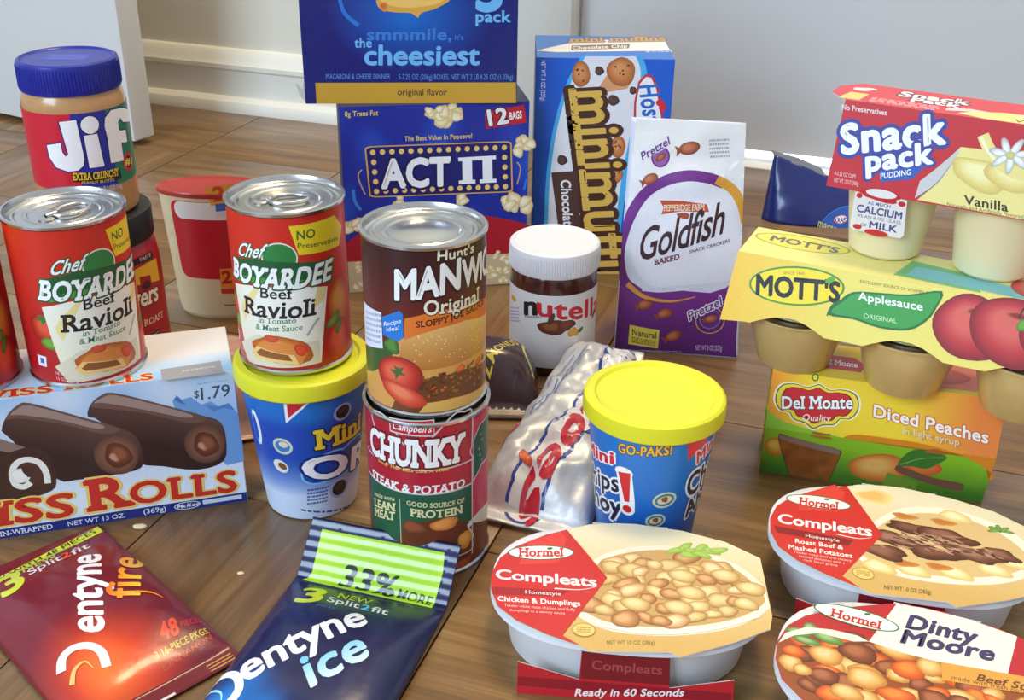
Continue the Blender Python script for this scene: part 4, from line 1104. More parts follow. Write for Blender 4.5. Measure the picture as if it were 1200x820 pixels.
def shield(k, dy=0):
    c = (33.6,23.6); P = []
    for a, b in ((0, -1.0), (.22, -.82), (.5, -.74), (.62, -.5), (.85, -.45), (1.0, -.15), (1.0, .25), (.86, .55), (.55, .62), (.3, .55), (.15, .62), (0, .72)):
        P.append((a, b))
    P = P + [(-a, b) for a, b in P[-2:0:-1]]
    return [(c[0] + a * 27.5 * k[0], c[1] + b * 18.5 * k[1]) for a, b in P]
A.poly(spline(shield((1.1, 1.14)), 3, True), (246, 238, 190)); A.poly(spline(shield((1.05, 1.07)), 3, True), (60, 84, 34)); A.poly(spline(shield((1.02, 1.02)), 3, True), (244, 214, 60)); A.poly(spline(shield((.9, .86)), 3, True), (60, 30, 24)); A.poly(spline(shield((.87, .82)), 3, True), (206, 36, 44))
A.ell((30.2,42.4), 2.4, 2.8, (60, 84, 34)); A.ell((30.2,42.4), 1.6, 2, (214, 220, 70))
A.text('Del Monte', (10.1,16.0), (58.8,22.9), (8.9,25.0), (250, 248, 240), .035, [(.075, (90, 14, 20))], serif=True)
A.text('Quality', (25.3,9.0), (44.9,11.2), (24.6,13.8), (250, 240, 220), .004, lean=.2)
A.on('lettering')
A.text('Diced Peaches', (74.2,19.0), (152.8,10.3), (73.2,27.8), (250, 244, 232), .04, [(.09, (206, 104, 40))])
A.build('upper_panel', t, M_CARD, back=O)
A = Art(FL)
O = [(0, 0), (160, 0), (160, hL), (0, hL)]
A.shade(O, lambda u, v: lerp((70, 132, 40), (150, 204, 44), max(0, min(1, (v - 4) / 30 + .15 * noise.noise((u * .06, v * .08, 0))))), 6)
A.poly(spline([(55, hL)] + [(61.9,49.6),(79.6,50.5),(112.5,49.3),(139.2,42.8),(161.6,29.4)] + [(160, 22)], 3) + [(160, hL)], (240, 150, 44))
A.on('picture')
A.blob((9.2, (4.5,27.4)[1]), 8, 9, [(240, 206, 90), (226, 160, 50), (206, 120, 40)], 0, .05, 2)
A.blob((84.5,20.5), 22, 14, [(244, 190, 100), (232, 150, 70), (196, 110, 40)], 10, .05, 3)
A.blob((115.0,26.7), 12, 8, [(238, 130, 60), (220, 90, 50)], 0, .05, 4)
A.poly(spline([(96.8,25.6),(99.6,36.6),(107.1,44.0),(119.0,43.0),(128.3,39.8),(122.8,31.8),(116.3,26.1),(106.1,26.7)], 3, True), (66, 130, 50)); A.stroke([(98.4,26.8),(111.6,35.5),(126.1,39.3)], .7, (150, 190, 90))
A.poly([(91.0,17.4),(103.6,13.8),(113.1,11.4),(114.5,-6.4),(89.0,-7.3)], (120, 160, 50))
A.on('cup_window')
wn = spline([(9.9,39.7),(18.0,39.5),(36.7,36.2),(54.8,32.9),(56.2,27.1),(54.6,17.0),(52.9,6.9),(49.9,-2.8),(39.2,-6.9),(26.2,-4.2),(19.8,7.3),(14.4,22.3)], 3, True)
A.poly(wn, (60, 80, 30)); c = (36.0,17.7)
A.shade([(c[0] + (x - c[0]) * .97, c[1] + (y - c[1]) * .97) for x, y in wn], lambda u, v: lerp((132, 76, 32), (176, 104, 48), max(0, min(1, .5 + noise.noise((u * .1, v * .1, 3))))), 4)
A.poly([(9.9,39.7),(18.0,39.5),(36.7,36.2),(54.8,32.9),(55.5,27.8),(37.5,30.3),(18.6,33.6),(11.6,35.7)], (152, 122, 104))
A.on('rim_slot')
A.poly(spline([(95.8,24.6),(99.2,25.3),(121.9,18.5),(142.3,16.7),(144.8,12.8),(142.7,8.8),(122.0,11.5),(98.0,18.9)], 3, True), (126, 88, 66))
A.on('lettering')
A.text('in light syrup', (94.6,57.1), (133.8,52.6), (93.5,63.1), (250, 236, 200), .012)
A.build('lower_panel', t, M_CARD, back=O)
M_DT = mat('peach_pack_board', (226, 206, 90), .5)
box('top_board', -.080, .080, -.0275, .0275, .0860, .0866, mat('peach_pack_top_board', (232, 200, 60), .5), t, 0)
mesh('back_board', [(-.08, .0275, 0), (.08, .0275, 0), (.08, .037, .044), (-.08, .037, .044), (.08, .0275, .0865), (-.08, .0275, .0865)], [(0, 1, 2, 3), (3, 2, 4, 5)], mat('peach_pack_back_board', (190, 170, 70), .5), t, False)
A = Art(on_plane((-.080, -.0275, .0867), (1, 0, 0), (0, 1, 0)))
A.poly([(30, 14), (62, 14), (66, 26), (58, 36), (34, 36), (26, 26)], (196, 40, 48)); A.text('Del Monte', (33, 21), (60, 21), (33, 29), (246, 240, 230), .03, serif=True)
A.poly([(88, 6), (150, 6), (150, 40), (96, 48)], (226, 120, 90)); A.blob((120, 24), 18, 12, [(230, 110, 80), (206, 70, 60)], 0, .05, 4)
A.build('top_print', t, M_CARD)

# ---- applesauce
t = root('applesauce_pack', 'yellow applesauce cup pack stacked on the peach pack', 'snack pack', 'mot')
for x in (-.078, 0, .078):
    c = cup(t, 'cup', x, 0, 0, .026, .0385, .0430, M_SAUCE)
    lathe('foil_lid', [(.0390, .0428), (.0392, .0434), (0, .0438)], M_FOILLID, c, 40, (x, 0, 0))
    cup(t, 'cup', x, 0, .0440, .025, .0320, .0425, M_SAUCE, down=False)
FM = on_plane((-.121, -.0415, .0405), (1, 0, 0), (0, .0150, .0465)); hM = math.hypot(15, 46.5)
O = [(-4, -1)]
for x in (43, 121, 199):
    O += [(x - 30, 1)] + [(x + dx, 1 + 8.5 * math.cos(dx / 26 * math.pi / 2)) for dx in (-26, -20, -12, -4, 4, 12, 20, 26)] + [(x + 30, 1)]
O += [(246, -1), (242, hM), (0, hM)]
A = Art(FM)
A.shade(O, lambda u, v: lerp((240, 196, 60), (236, 222, 110), max(0, min(1, u / 90))), 10)
A.on('logo')
c = (43.8,32.4)
A.ell(c, 32.5, 13.6, (66, 146, 50), 8); A.ell(c, 31, 12.3, (244, 220, 40), 8)
A.text("MOTT'S", (18.1,21.7), (74.0,27.1), (16.1,34.9), (30, 28, 26), .05, sp=.95)
A.text('SINCE 1842', (33.7,38.9), (48.0,41.0), (33.3,40.6), (120, 110, 40), .0)
A.blob((65.5,40.8), 3.6, 2, [(90, 170, 60)], 40, .1, 2, 10)
A.on('picture')
A.poly(spline([(67.8,17.5),(74.3,28.3),(81.9,35.7),(98.2,38.4),(117.0,40.9),(136.8,47.1),(135.9,36.1),(131.6,26.0),(121.4,17.5),(103.0,15.3),(85.6,17.6)], 3, True), (30, 110, 48))
A.poly(spline([(70.4,19.2),(76.6,28.2),(83.8,34.9),(98.5,37.2),(117.3,39.8),(135.5,45.7),(134.4,35.8),(130.3,26.9),(120.6,18.8),(102.7,16.8),(86.5,19.0)], 3, True), (60, 158, 70))
A.stroke([(74.3,28.3),(70.0,23.9),(68.1,16.4)], 1, (30, 110, 48))
for c, rx, ry, sd in (((158.6,27.0), 24, 21, 1), ((183.6,28.9), 27, 22, 2), ((210.3,31.3), 24, 20, 3)):
    A.blob(c, rx, ry, [(222, 100, 90), (194, 52, 56), (130, 24, 36)], -15, .04, sd, 26)
    A.blob((c[0] + 2, c[1] + ry * .5), rx * .3, ry * .12, [(150, 40, 36), (206, 110, 80)], 0, .1, sd, 14); A.stroke([(c[0] + 2, c[1] + ry * .45), (c[0] + 3, c[1] + ry * .72), (c[0] + 5, c[1] + ry * .85)], 1.2, (84, 50, 34))
A.blob((189.7,35.8), 6, 3.4, [(110, 170, 60), (60, 120, 40)], 50, .1, 5, 12)
A.on('lettering')
A.text('Applesauce', (86.2,31.3), (127.6,32.1), (85.2,36.4), (250, 250, 246), .02)
A.text('ORIGINAL', (91.9,19.8), (113.6,20.5), (91.3,23.0), (206, 236, 190), .0)
A.text('EXCELLENT SOURCE OF VITAMIN C', (85.0,42.8), (129.0,43.3), (84.6,44.7), (110, 104, 50), .0)
A.build('front_panel', t, M_CARD, back=O)
O = [(0, 0), (242, 0), (242, 53), (0, 53)]
A = Art(on_plane((-.121, -.0265, .087), (1, 0, 0), (0, 1, 0)))
A.shade(O, lambda u, v: lerp((240, 226, 130), (236, 226, 140), u / 242), 14)
A.on('logo')
c = (36.4,35.9); A.ell(c, 34, 14, (158, 166, 60), 0); A.ell(c, 32.6, 12.6, (238, 222, 90), 0)
A.text("MOTT'S", (c[0] - 22, c[1] - 5), (c[0] + 26, c[1] - 7), (c[0] - 22, c[1] + 5), (110, 110, 96), .05, sp=.95)
A.poly([(104, 8), (160, 4), (154, 32), (112, 40)], (120, 190, 120)); A.poly([(112, 12), (190, 6), (186, 24), (116, 30)], (130, 200, 200))
A.blob((200, 26), 24, 19, [(222, 120, 100), (200, 70, 66)], 0, .04, 3); A.blob((228, 26), 18, 18, [(232, 170, 120), (214, 120, 90)], 0, .04, 4)
A.build('top_panel', t, M_CARD, back=O)
mesh('back_panel', [(-.121, .0265, .087), (.121, .0265, .087), (.125, .0415, .0405), (-.125, .0415, .0405)], [(0, 1, 2, 3)], mat('applesauce_back_board', (222, 206, 120), .5), t, False)

# ---- vanilla pudding
t = root('pudding_pack', 'red vanilla pudding cup pack on top of the applesauce pack', 'snack pack', 'snk')
for x in (-.0355, .0355):
    cup(t, 'cup', x, 0, .0006, .0245, .0335, .053, M_PUD); cup(t, 'cup', x, 0, .0540, .0245, .0330, .0525, M_PUD, down=False)
FS = on_plane((-.072, -.0350, .050), (1, 0, 0), (0, .0100, .0570)); hS = math.hypot(10, 57)
O = [(-2, 0), (146, 0), (144, hS), (0, hS)]
A = Art(FS)
A.poly(O, (198, 34, 44))
A.on('picture')
A.poly([(p[0], max(.2, p[1])) for p in [(58.0,1.2),(67.8,13.6),(74.7,30.8),(77.1,38.8)]] + [(112, 40), (146, 30), (146, .2)], (240, 226, 140))
A.poly([(56.2,2.0),(57.1,13.4),(64.0,21.3),(71.5,30.8),(77.1,38.8),(75.2,28.7),(68.7,14.3)], (206, 204, 200)); A.stroke([(58.3,2.4),(68.5,15.4),(75.5,32.0)], .8, (120, 110, 110), taper=True)
A.blob((92.9,23.5), 20, 9, [(250, 240, 176), (238, 220, 130), (214, 190, 100)], -12, .15, 3); A.blob((112.9,25.3), 20, 9, [(250, 240, 176), (238, 220, 130), (214, 190, 100)], -12, .12, 4)
A.stroke([(88.5,48.2),(93.1,41.4),(102.3,32.1),(113.4,27.5),(124.7,28.4)], 7, (240, 224, 136)); A.stroke([(87.8,47.0),(92.3,40.2),(100.1,32.8)], 2, (252, 244, 196))
c = (107.0,38.2)
for k in range(7):
    a = k * .9 + .3; A.blob((c[0] + 7 * math.cos(a), c[1] + 5.4 * math.sin(a)), 6.5, 2.4, [(246, 246, 240), (222, 222, 214), (170, 172, 166)], math.degrees(a), .08, k, 12)
A.blob(c, 3, 2.4, [(216, 206, 130), (190, 180, 110)], 0, .1, 3, 10)
A.on('logo')
bl, wt = (58, 66, 150), (248, 246, 246)
A.text('Snack', (4.8,22.8), (67.0,39.7), (0.5,40.8), wt, .075, [(.15, bl)], sp=1.0)
A.text('pack', (22.7,14.0), (62.0,26.0), (19.6,26.9), wt, .075, [(.15, bl)], sp=1.0)
A.poly([(30.3,15.3),(59.2,23.8),(51.6,13.6),(32.8,8.6)], (48, 90, 180)); A.text('PUDDING', (32.4,10.6), (50.7,16.5), (31.7,14.1), wt, .02)
A.on('lettering')
A.text('No Preservatives', (-1.0,51.3), (28.0,51.6), (-1.6,54.5), (240, 224, 222), .02)
A.text('4-3.25 OZ CUPS', (2.2,8.0), (16.5,8.1), (1.8,10.5), (236, 200, 196), .004); A.text('NET WT 13 OZ (368g)', (2.8,3.4), (19.1,3.7), (2.3,6.0), (236, 200, 196), .004)
A.text('Vanilla', (86.9,3.7), (113.3,3.6), (85.7,9.3), (52, 40, 34), .02)
A.text('Naturally and Artificially Flavored', (76.9,0.7), (123.0,1.0), (76.5,2.9), (90, 70, 50), .0)
A.build('front_panel', t, M_CARD, back=O)
O = [(0, 0), (144, 0), (144, 50), (0, 50), (-13, 34), (-13, 14)]
A = Art(on_plane((-.072, -.0250, .107), (1, 0, 0), (0, 1, 0)))
A.poly(O, (214, 62, 72))
A.on('picture')
A.poly([(70, 6), (78, 14), (96, 22), (144, 26), (144, 1), (86, 1)], (242, 230, 140)); A.poly([(62, 8), (92, 18), (76, 20), (62, 16)], (214, 210, 206)); A.poly([(-6, 3), (8, 3), (10, 22), (-2, 22)], (226, 206, 120))
A.blob((118, 18), 16, 7, [(250, 240, 180), (238, 222, 140)], 0, .1, 3); A.blob((4, 34), 8, 5, [(240, 236, 226), (226, 200, 190)], 20, .2, 4)
A.on('lettering')
A.text('Snack', (28, 29), (72, 29), (28, 42), wt, .07, [(.13, (120, 40, 60))]); A.text('Pack', (38, 19), (68, 19), (38, 29), wt, .07, [(.13, (120, 40, 60))])
bars(A, (14, 4), (58, 4), (14, 16), (236, 190, 190), 4, 3); A.text('Vanilla', (104, 3), (130, 3), (104, 10), (100, 80, 50), .01)
A.build('top_panel', t, M_CARD, back=O)
mesh('back_panel', [(-.072, .025, .107), (.072, .025, .107), (.073, .035, .05), (-.073, .035, .05)], [(0, 1, 2, 3)], mat('pudding_back_board', (190, 50, 56), .5), t, False)
A = Art(on_plane((-.072, -.0300, .0210), (1, 0, 0), (0, -.006, .03)))
O = [(17, 2), (19, 0), (51, 0), (53, 3), (52, 29), (40, 30), (30, 30), (18, 29)]
A.poly(O, (238, 236, 238))
A.on('milk_splash')
A.blob((35, 29), 15, 3.4, [(206, 44, 54)], 0, .3, 3); A.ell((35, 31), 10, 3.2, (244, 244, 246)); A.ell((21, 27), 2, 2, (206, 44, 54)); A.ell((49, 26), 2.4, 2, (206, 44, 54)); A.ell((35, 0.8), 8, 2.4, (206, 44, 54)); A.ell((22, 3), 3, 2, (206, 44, 54))
A.on('lettering')
nb = (70, 80, 140)
A.text('AS MUCH', (27, 21.5), (42, 21.5), (27, 24), nb, .01); A.text('CALCIUM', (20.5, 14.6), (50, 14.6), (20.5, 20), nb, .03); A.text('AS AN 8 OZ GLASS', (21, 10.8), (50, 10.8), (21, 13), nb, .0); A.text('OF', (24, 4), (28, 4), (24, 6.4), nb, .01); A.text('MILK', (30, 4), (48, 4), (30, 9), nb, .03)
A.build('milk_flap', t, M_CARD, back=O)
# ------------------------------------------------------------------ pouches and bags
class Pillow:
    """a soft pouch lying on the floor: flat at its sealed edges, full in the middle"""
    def __init__(s, w, l, th, seed=0, wr=.0012, fr=35, seal=.012, lift=None, edge=.004, ridge=False, wid=None, rip=0, soft=0):
        s.w, s.l, s.th, s.seed, s.wr, s.fr, s.seal, s.lift, s.edge, s.ridge = w, l, th, seed, wr, fr, seal, lift, edge, ridge
        s.rip = rip; s.soft = soft; s.wid = wid or (lambda y: 1.0)
    def full(s, x, y):
        a = min(1, abs(2 * x / s.w)); hl = s.l / 2 - s.seal; b = min(1, abs(y) / hl)
        if s.soft and y > 0: return max(0.0, (1 - a ** 3.2)) ** .6 * max(0.0, 1 - b ** 2.2)
        return max(0.0, (1 - a ** 3.2)) ** .6 * max(0.0, (1 - b ** 4)) ** .7
    def wrk(s, x, y):
        p = Vector((x * s.fr, y * s.fr, s.seed * 3.7))
        if s.ridge: return s.wr * (1.2 - 2.6 * abs(noise.noise(p))) + s.wr * .5 * noise.noise(p * 2.7)
        return s.wr * noise.noise(p)
    def top(s, x, y):
        f = s.full(x, y)
        z = s.edge * .5 + .0008 + (s.th) * f + s.wrk(x, y) * (.25 + .75 * min(1, f * 2))
        if s.rip and y > s.l / 2 - s.seal: z += s.rip * math.sin(y * 1250)
        if s.lift: z += s.lift(x, y)
        return max(z, .0012 + (s.lift(x, y) if s.lift else 0))
    def pos(s, x, y): return Vector((x * s.wid(y), y, s.top(x, y)))
    def fmap(s, u, v):
        x, y = u * .001, v * .001; x = max(-s.w / 2, min(s.w / 2, x)); e = .0008
        p = s.pos(x, y); n = (s.pos(x + e, y) - s.pos(x - e, y)).cross(s.pos(x, y + e) - s.pos(x, y - e)).normalized()
        return p, n
    def mesh(s, name, m, parent, g=.003, gy=None):
        nx = max(8, int(s.w / g)); ny = max(8, int(s.l / (gy or g))); vs, fs = [], []
        for j in range(ny + 1):
            for i in range(nx + 1):
                vs.append(s.pos(s.w * (i / nx - .5), s.l * (j / ny - .5)))
        N = len(vs)
        for j in range(ny + 1):
            for i in range(nx + 1):
                x, y = s.w * (i / nx - .5), s.l * (j / ny - .5); p = s.pos(x, y)
                z = .0004 + (s.lift(x, y) if s.lift else 0); ed = i in (0, nx) or j in (0, ny)
                vs.append(Vector((p.x, p.y, (p.z - .0005) if ed else min(p.z - .0005, z))))
        at = lambda i, j: j * (nx + 1) + i
        for j in range(ny):
            for i in range(nx):
                fs.append((at(i, j), at(i + 1, j), at(i + 1, j + 1), at(i, j + 1))); fs.append((N + at(i, j), N + at(i, j + 1), N + at(i + 1, j + 1), N + at(i + 1, j)))
        for j in range(ny):
            fs.append((at(0, j), at(0, j + 1), N + at(0, j + 1), N + at(0, j))); fs.append((at(nx, j), N + at(nx, j), N + at(nx, j + 1), at(nx, j + 1)))
        for i in range(nx):
            fs.append((at(i, 0), N + at(i, 0), N + at(i + 1, 0), at(i + 1, 0))); fs.append((at(i, ny), at(i + 1, ny), N + at(i + 1, ny), N + at(i, ny)))
        return mesh(name, vs, fs, m, parent)
    def art(s, lift=.2, gv=3.0): return Art(s.fmap, 3.0, gv, .09, lift)

# ---- cinnamon gum bag
t = root('gum_bag', 'dark red cinnamon gum bag lying in front of the chocolate roll box', 'gum bag', 'fire', 'gum bags in the foreground')
P = Pillow(.099, .182, .016, 1, .0016, 40, soft=1)
P.mesh('pouch', mat('dark_red_film', (120, 26, 34), .3, coat=.4), t)
A = P.art()
def ff(u, v):
    k = max(0, 1 - math.hypot((u + 14) / 46, (v + 62) / 62)) ; k2 = max(0, 1 - math.hypot((u + 18) / 22, (v + 58) / 34))
    return lerp(lerp((116, 24, 40), (222, 66, 26), min(1, k * 1.5)), (250, 120, 40), k2)
A.shade([(-49, -90), (49, -90), (49, 90), (-49, 90)], ff, 5)
A.poly([(-49, -90), (49, -90), (49, -79), (-49, -79)], (112, 24, 34))
A.on('lettering')
li = (206, 220, 60)
A.poly([(-48, 76), (48, 88), (48, 80), (-48, 68)], li)
A.text('NOW WITH 48 PIECES', (-42, 71.2), (44, 82), (-42.6, 76), (44, 48, 30), .012, lean=.1)
A.text('3', (-32.7,45.3), (-18.4,47.5), (-27.0,73.1), li, .03)
A.text('NEW', (-12.2,65.6), (11.3,67.8), (-10.4,74.2), (206, 200, 70), .012)
A.text('Split', (-11.8,56.3), (10.7,59.1), (-10.1,66.0), (232, 222, 226), .012); A.text('2', (10.5,58.0), (16.3,58.7), (12.6,67.3), (230, 80, 50), .03); A.text('fit', (17.5,58.8), (30.2,60.7), (19.8,68.6), (232, 222, 226), .012)
A.on('logo')
A.text('entyne', (-6.0,-33.1), (29.7,44.2), (-21.6,-19.2), (244, 238, 238), .035, sp=.95)
A.stroke([(-37.0,-43.4),(-33.3,-36.5),(-28.4,-33.5),(-22.6,-34.2),(-16.6,-38.9),(-14.3,-46.9),(-17.1,-57.6)], 5.2, (244, 238, 238))
A.text('fire', (24.6,-17.9), (48.2,24.9), (9.6,-5.9), (236, 206, 60), .02, col2=(250, 120, 40))
A.stroke([(25.5,-12.1),(32.7,-17.8),(36.0,-25.4)], 2.6, (240, 150, 40), taper=True)
A.stroke([(-36.8,-55.5),(-31.2,-48.0),(-24.5,-46.8),(-23.0,-53.9)], 3, (250, 190, 110), taper=True)
A.on('small_print')
A.text('48', (17.0,-59.0), (28.0,-58.7), (20.7,-47.3), (226, 70, 44), .04); A.text('PIECES', (31.0,-55.9), (44.0,-55.7), (32.6,-51.2), (190, 52, 44), .02)
A.text('3 16-PIECE PKGS.', (8.1,-67.7), (43.5,-65.7), (8.9,-63.2), (206, 196, 80), .012)
A.text('CINNAMON', (7.6,-75.4), (42.0,-70.5), (8.4,-71.9), (206, 80, 50), .004)
for k in range(3): A.poly([(30, -89 + k * 2.6), (46, -89 + k * 2.6), (46, -88.2 + k * 2.6), (30, -88.2 + k * 2.6)], (206, 160, 70))
A.poly([(-14, -91), (6, -91), (6, -89), (-14, -89)], (226, 206, 206))
A.build('front_print', t, M_GLOSS)

# ---- mint gum bag with a raised lime-green end
def ice_lift(x, y):
    return max(0, y - .0695) * .95
t = root('gum_bag', 'navy blue mint gum bag with lime green raised end', 'gum bag', 'ice', 'gum bags in the foreground')
P = Pillow(.103, .196, .016, 2, .0012, 38, seal=.034, lift=ice_lift, rip=.0003, soft=1)
P.mesh('pouch', mat('navy_film', (16, 24, 62), .28, coat=.4), t, .003, .00125)
A = P.art(.22, 1.25)
def fi(u, v):
    k = max(0, 1 - math.hypot((u + 30) / 40, (v + 72) / 52)); n_ = noise.noise((u * .06, v * .06, 4))
    return lerp((18, 26, 74), (30, 140, 226), max(0, min(1, k * 1.5 + n_ * .3 * (k > 0))))
A.shade([(-52, -97), (52, -97), (52, 97), (-52, 97)], fi, 5)
A.on('lime_panel')
A.poly([(-46, 66), (43, 65), (44, 84), (42, 93), (-43, 93), (-42, 72)], (168, 214, 40))
A.on('lettering')
A.text('33%', (-22, 68), (15, 67), (-22, 79), (34, 40, 34), .03, lean=.15); A.text('MORE', (18, 67.5), (41, 66.5), (18, 73), (34, 40, 34), .012, lean=.15)
A.text('3', (-35, 34), (-21, 37), (-38, 55), li, .03); A.text('NEW', (-14, 49.5), (8, 49.5), (-15, 57), (206, 214, 60), .012)
A.text('Split', (-17, 41), (4, 41), (-18.5, 48), (226, 230, 240), .012); A.text('2', (5.5, 41), (10.5, 41), (4.5, 47.5), (90, 190, 240), .03); A.text('fit', (12, 41), (23, 40.5), (11, 48), (226, 230, 240), .012)
A.text('packs', (-20, 33), (-8, 33), (-20.5, 36), (60, 110, 190), .004)
A.on('logo')
A.text('entyne', (-29.1,-39.3), (16.6,26.3), (-43.8,-24.0), (240, 242, 246), .035, sp=.95)
A.stroke([(-53.5,-38.5),(-45.9,-34.0),(-37.0,-35.5),(-31.1,-43.4),(-32.7,-52.0),(-37.9,-57.6)], 5.0, (240, 242, 246))
A.stroke([(-57.2,-51.5),(-51.2,-45.5),(-41.1,-46.5),(-37.2,-53.4)], 3, (150, 214, 246), taper=True)
A.text('ice', (8.0,-33.3), (29.4,-1.7), (-7.6,-15.0), (214, 234, 246), .03, col2=(110, 196, 236))
A.build('front_print', t, M_GLOSS)

# ---- pretzel cracker bag
t = root('cracker_bag', 'white and purple pretzel cracker bag standing on the floor', 'cracker bag', 'gold')
GH = .210
def gw(z): return .056 - .008 * (z / GH)
def gsx(z): return -.006 * z / GH
def gfront(x, z):
    a = x / gw(z); k = math.sin(math.pi * min(1, z / .19)) if z < .19 else 0
    y = -.031 + .024 * z / GH - .007 * k * (1 - a * a)
    return y + .0016 * noise.noise((x * 40, z * 30, 1.3)) * min(1, z / .05 + .2) + .0022 * noise.noise((x * 24, z * 42, 5)) * max(0, min(1, (z - .13) / .03)) * max(0, min(1, (.2 - z) / .02))
def gback(x, z):
    t_ = min(1, z / .196); return (.031 * (1 - t_ ** 1.6)) + (-.0064) * t_ ** 1.6
vs, fs = [], []; nx, nz = 20, 46
for j in range(nz + 1):
    z = GH * j / nz; W_ = gw(z); t_ = min(1, z / .196); row = []
    for i in range(nx + 1): x = W_ * (2 * i / nx - 1); row.append((x + gsx(z), gfront(x, z), z))
    mid = lambda s_: (gsx(z) + s_ * (W_ - .009 * t_ * (1 - t_ ** 4) * 1.2), (gfront(s_ * W_, z) + gback(0, z)) / 2, z)
    row.append(mid(1))
    for i in range(nx + 1): x = W_ * (1 - 2 * i / nx); row.append((x + gsx(z), max(gback(x, z), gfront(x, z) + .0006), z))
    row.append(mid(-1)); vs += row
rl = 2 * nx + 4
for j in range(nz):
    for i in range(rl): fs.append((j * rl + i, j * rl + (i + 1) % rl, (j + 1) * rl + (i + 1) % rl, (j + 1) * rl + i))
fs += [tuple(range(rl))[::-1], tuple(nz * rl + i for i in range(rl))]
mesh('bag', vs, fs, mat('pearl_white_film', (216, 220, 236), .4, coat=.25, bump=.2, bscale=50), t)
def gmap(u, v):
    z = max(.0005, min(GH - .0005, v * .001 * .99355)); k = gw(z) / .056; x = u * .001 - .056 - gsx(z); x = max(-gw(z), min(gw(z), x)); e = .0008
    g = lambda a, b: Vector((a + gsx(b), gfront(a, b), b))
    return g(x, z), (g(x + e, z) - g(x - e, z)).cross(g(x, z + e) - g(x, z - e)).normalized()
A = Art(gmap, 3.5, 3.5, .05, .12)
A.grad([(1, 1), (111, 1), (106, 211), (6, 211)], (222, 226, 240), (238, 236, 232), (0, 60), (0, 200), 12)
pu, oga = (112, 42, 132), (226, 160, 60)
A.on('purple_swirl')
A.grad([(1, 1), (111, 1)] + [(105.5,77.1),(94.6,66.8),(81.6,62.0),(57.5,63.4),(35.1,59.5),(16.2,58.9),(4.2,67.7)] + [(1, 64)], (84, 30, 104), (132, 52, 146), (0, 0), (0, 70), 10)
A.stroke([(20.1,56.8),(5.8,66.2),(-0.0,85.6),(1.0,105.2),(7.7,128.7),(18.9,148.3),(34.9,159.7),(53.4,165.2),(70.9,164.0),(84.3,159.6)], 9, pu)
A.stroke([(78.2,162.9),(92.0,154.8),(101.2,141.9),(106.5,125.7)], 8, oga, taper=False)
A.stroke([(8.2,64.0),(24.1,53.9),(47.0,52.3),(69.2,57.9)], 5, oga, taper=True)
A.on('white_oval')
A.poly(spline([(12.3,82.5),(10.0,105.8),(16.5,129.2),(31.9,151.3),(53.9,159.3),(77.4,156.2),(95.1,137.8),(103.9,108.0),(102.4,79.2),(86.7,71.8),(57.1,68.2),(28.6,65.4)], 4, True), (236, 234, 242))
A.on('cracker_picture')
def cracker(c, r, rot, sd):
    q = R_(rot); f = lambda x, y: (c[0] + (x * math.cos(q) - y * math.sin(q)) * r, c[1] + (x * math.sin(q) + y * math.cos(q)) * r)
    A.poly([f(-.6, 0), f(-1.35, .5), f(-1.2, 0), f(-1.35, -.55)], (150, 74, 46)); A.blob(c, r, r * .62, [(196, 116, 80), (168, 88, 58), (128, 60, 40)], rot, .03, sd, 16)
for c, r, ro, sd in (((25.4,46.7), 7.4, 25, 1), ((43.5,40.0), 7.4, 30, 2), ((52.8,18.6), 8, 35, 3), ((52.9,187.9), 9, 15, 4), ((21.7,160.4), 7, 30, 5)): cracker(c, r, ro, sd)
A.on('lettering')
A.ell((29.0,179.3), 8, 9, pu); A.ell((29.0,179.3), 6.6, 7.6, (150, 96, 168)); cracker((29.7,179.3), 4.5, 40, 6)
A.text('Pretzel', (14.0,175.5), (36.1,190.6), (12.1,182.0), (110, 60, 130), .03, [(.12, (240, 238, 246))])
A.poly([(31.1,142.6),(50.8,143.4),(71.4,141.6),(74.2,135.0),(51.6,134.4),(33.5,130.3),(35.2,136.4)], (196, 84, 54)); A.text('PEPPERIDGE FARM', (35.8,133.5), (69.7,136.6), (35.4,138.7), (246, 224, 190), .02, serif=True)
A.blob((52.6,130.7), 6, 2.4, [(170, 70, 46)], 0, .2, 3)
mr = (66, 34, 44)
A.text('Goldfish', (16.5,86.7), (86.9,116.5), (15.3,114.6), mr, .012, lean=.22, sp=.92)
A.text('BAKED', (31.4,85.3), (52.1,92.6), (31.1,90.0), (130, 60, 70), .03, serif=True); A.text('SNACK CRACKERS', (60.5,98.2), (94.3,108.9), (60.3,101.1), (110, 80, 100), .012)
A.ell((84.0,35.7), 13, 13, (206, 160, 70)); A.ell((84.0,35.7), 12, 12, (92, 34, 112)); A.ell((83.9,36.9), 9.4, 9.4, (150, 110, 180)); A.ell((83.9,36.9), 8.6, 8.6, (100, 44, 122)); cracker((84.6,37.3), 6, 15, 8)
A.text('Pretzel', (65.9,35.1), (93.2,50.8), (63.7,43.1), (120, 70, 140), .03, [(.12, (240, 238, 246))])
A.poly([(13.1,25.5),(40.1,23.4),(40.0,4.4),(12.8,6.5)], (226, 204, 80)); A.text('Natural', (16.0,15.8), (37.7,14.6), (15.6,22.0), (70, 50, 60), .012); bars(A, (15.8,8.4), (37.6,6.3), (15.4,14.5), (120, 100, 60), 3, 2)
A.text('NET WT 8 OZ (227g)', (73.8,5.4), (97.4,6.9), (73.4,10.3), (206, 180, 216), .004)
bars(A, (70.9,179.4), (87.3,181.0), (68.6,196.7), (176, 172, 176), 5, 8)
bars(A, (25.6,0.4), (62.6,2.1), (25.5,1.7), (190, 160, 200), 1, 9)
A.build('front_print', t, M_BAG)

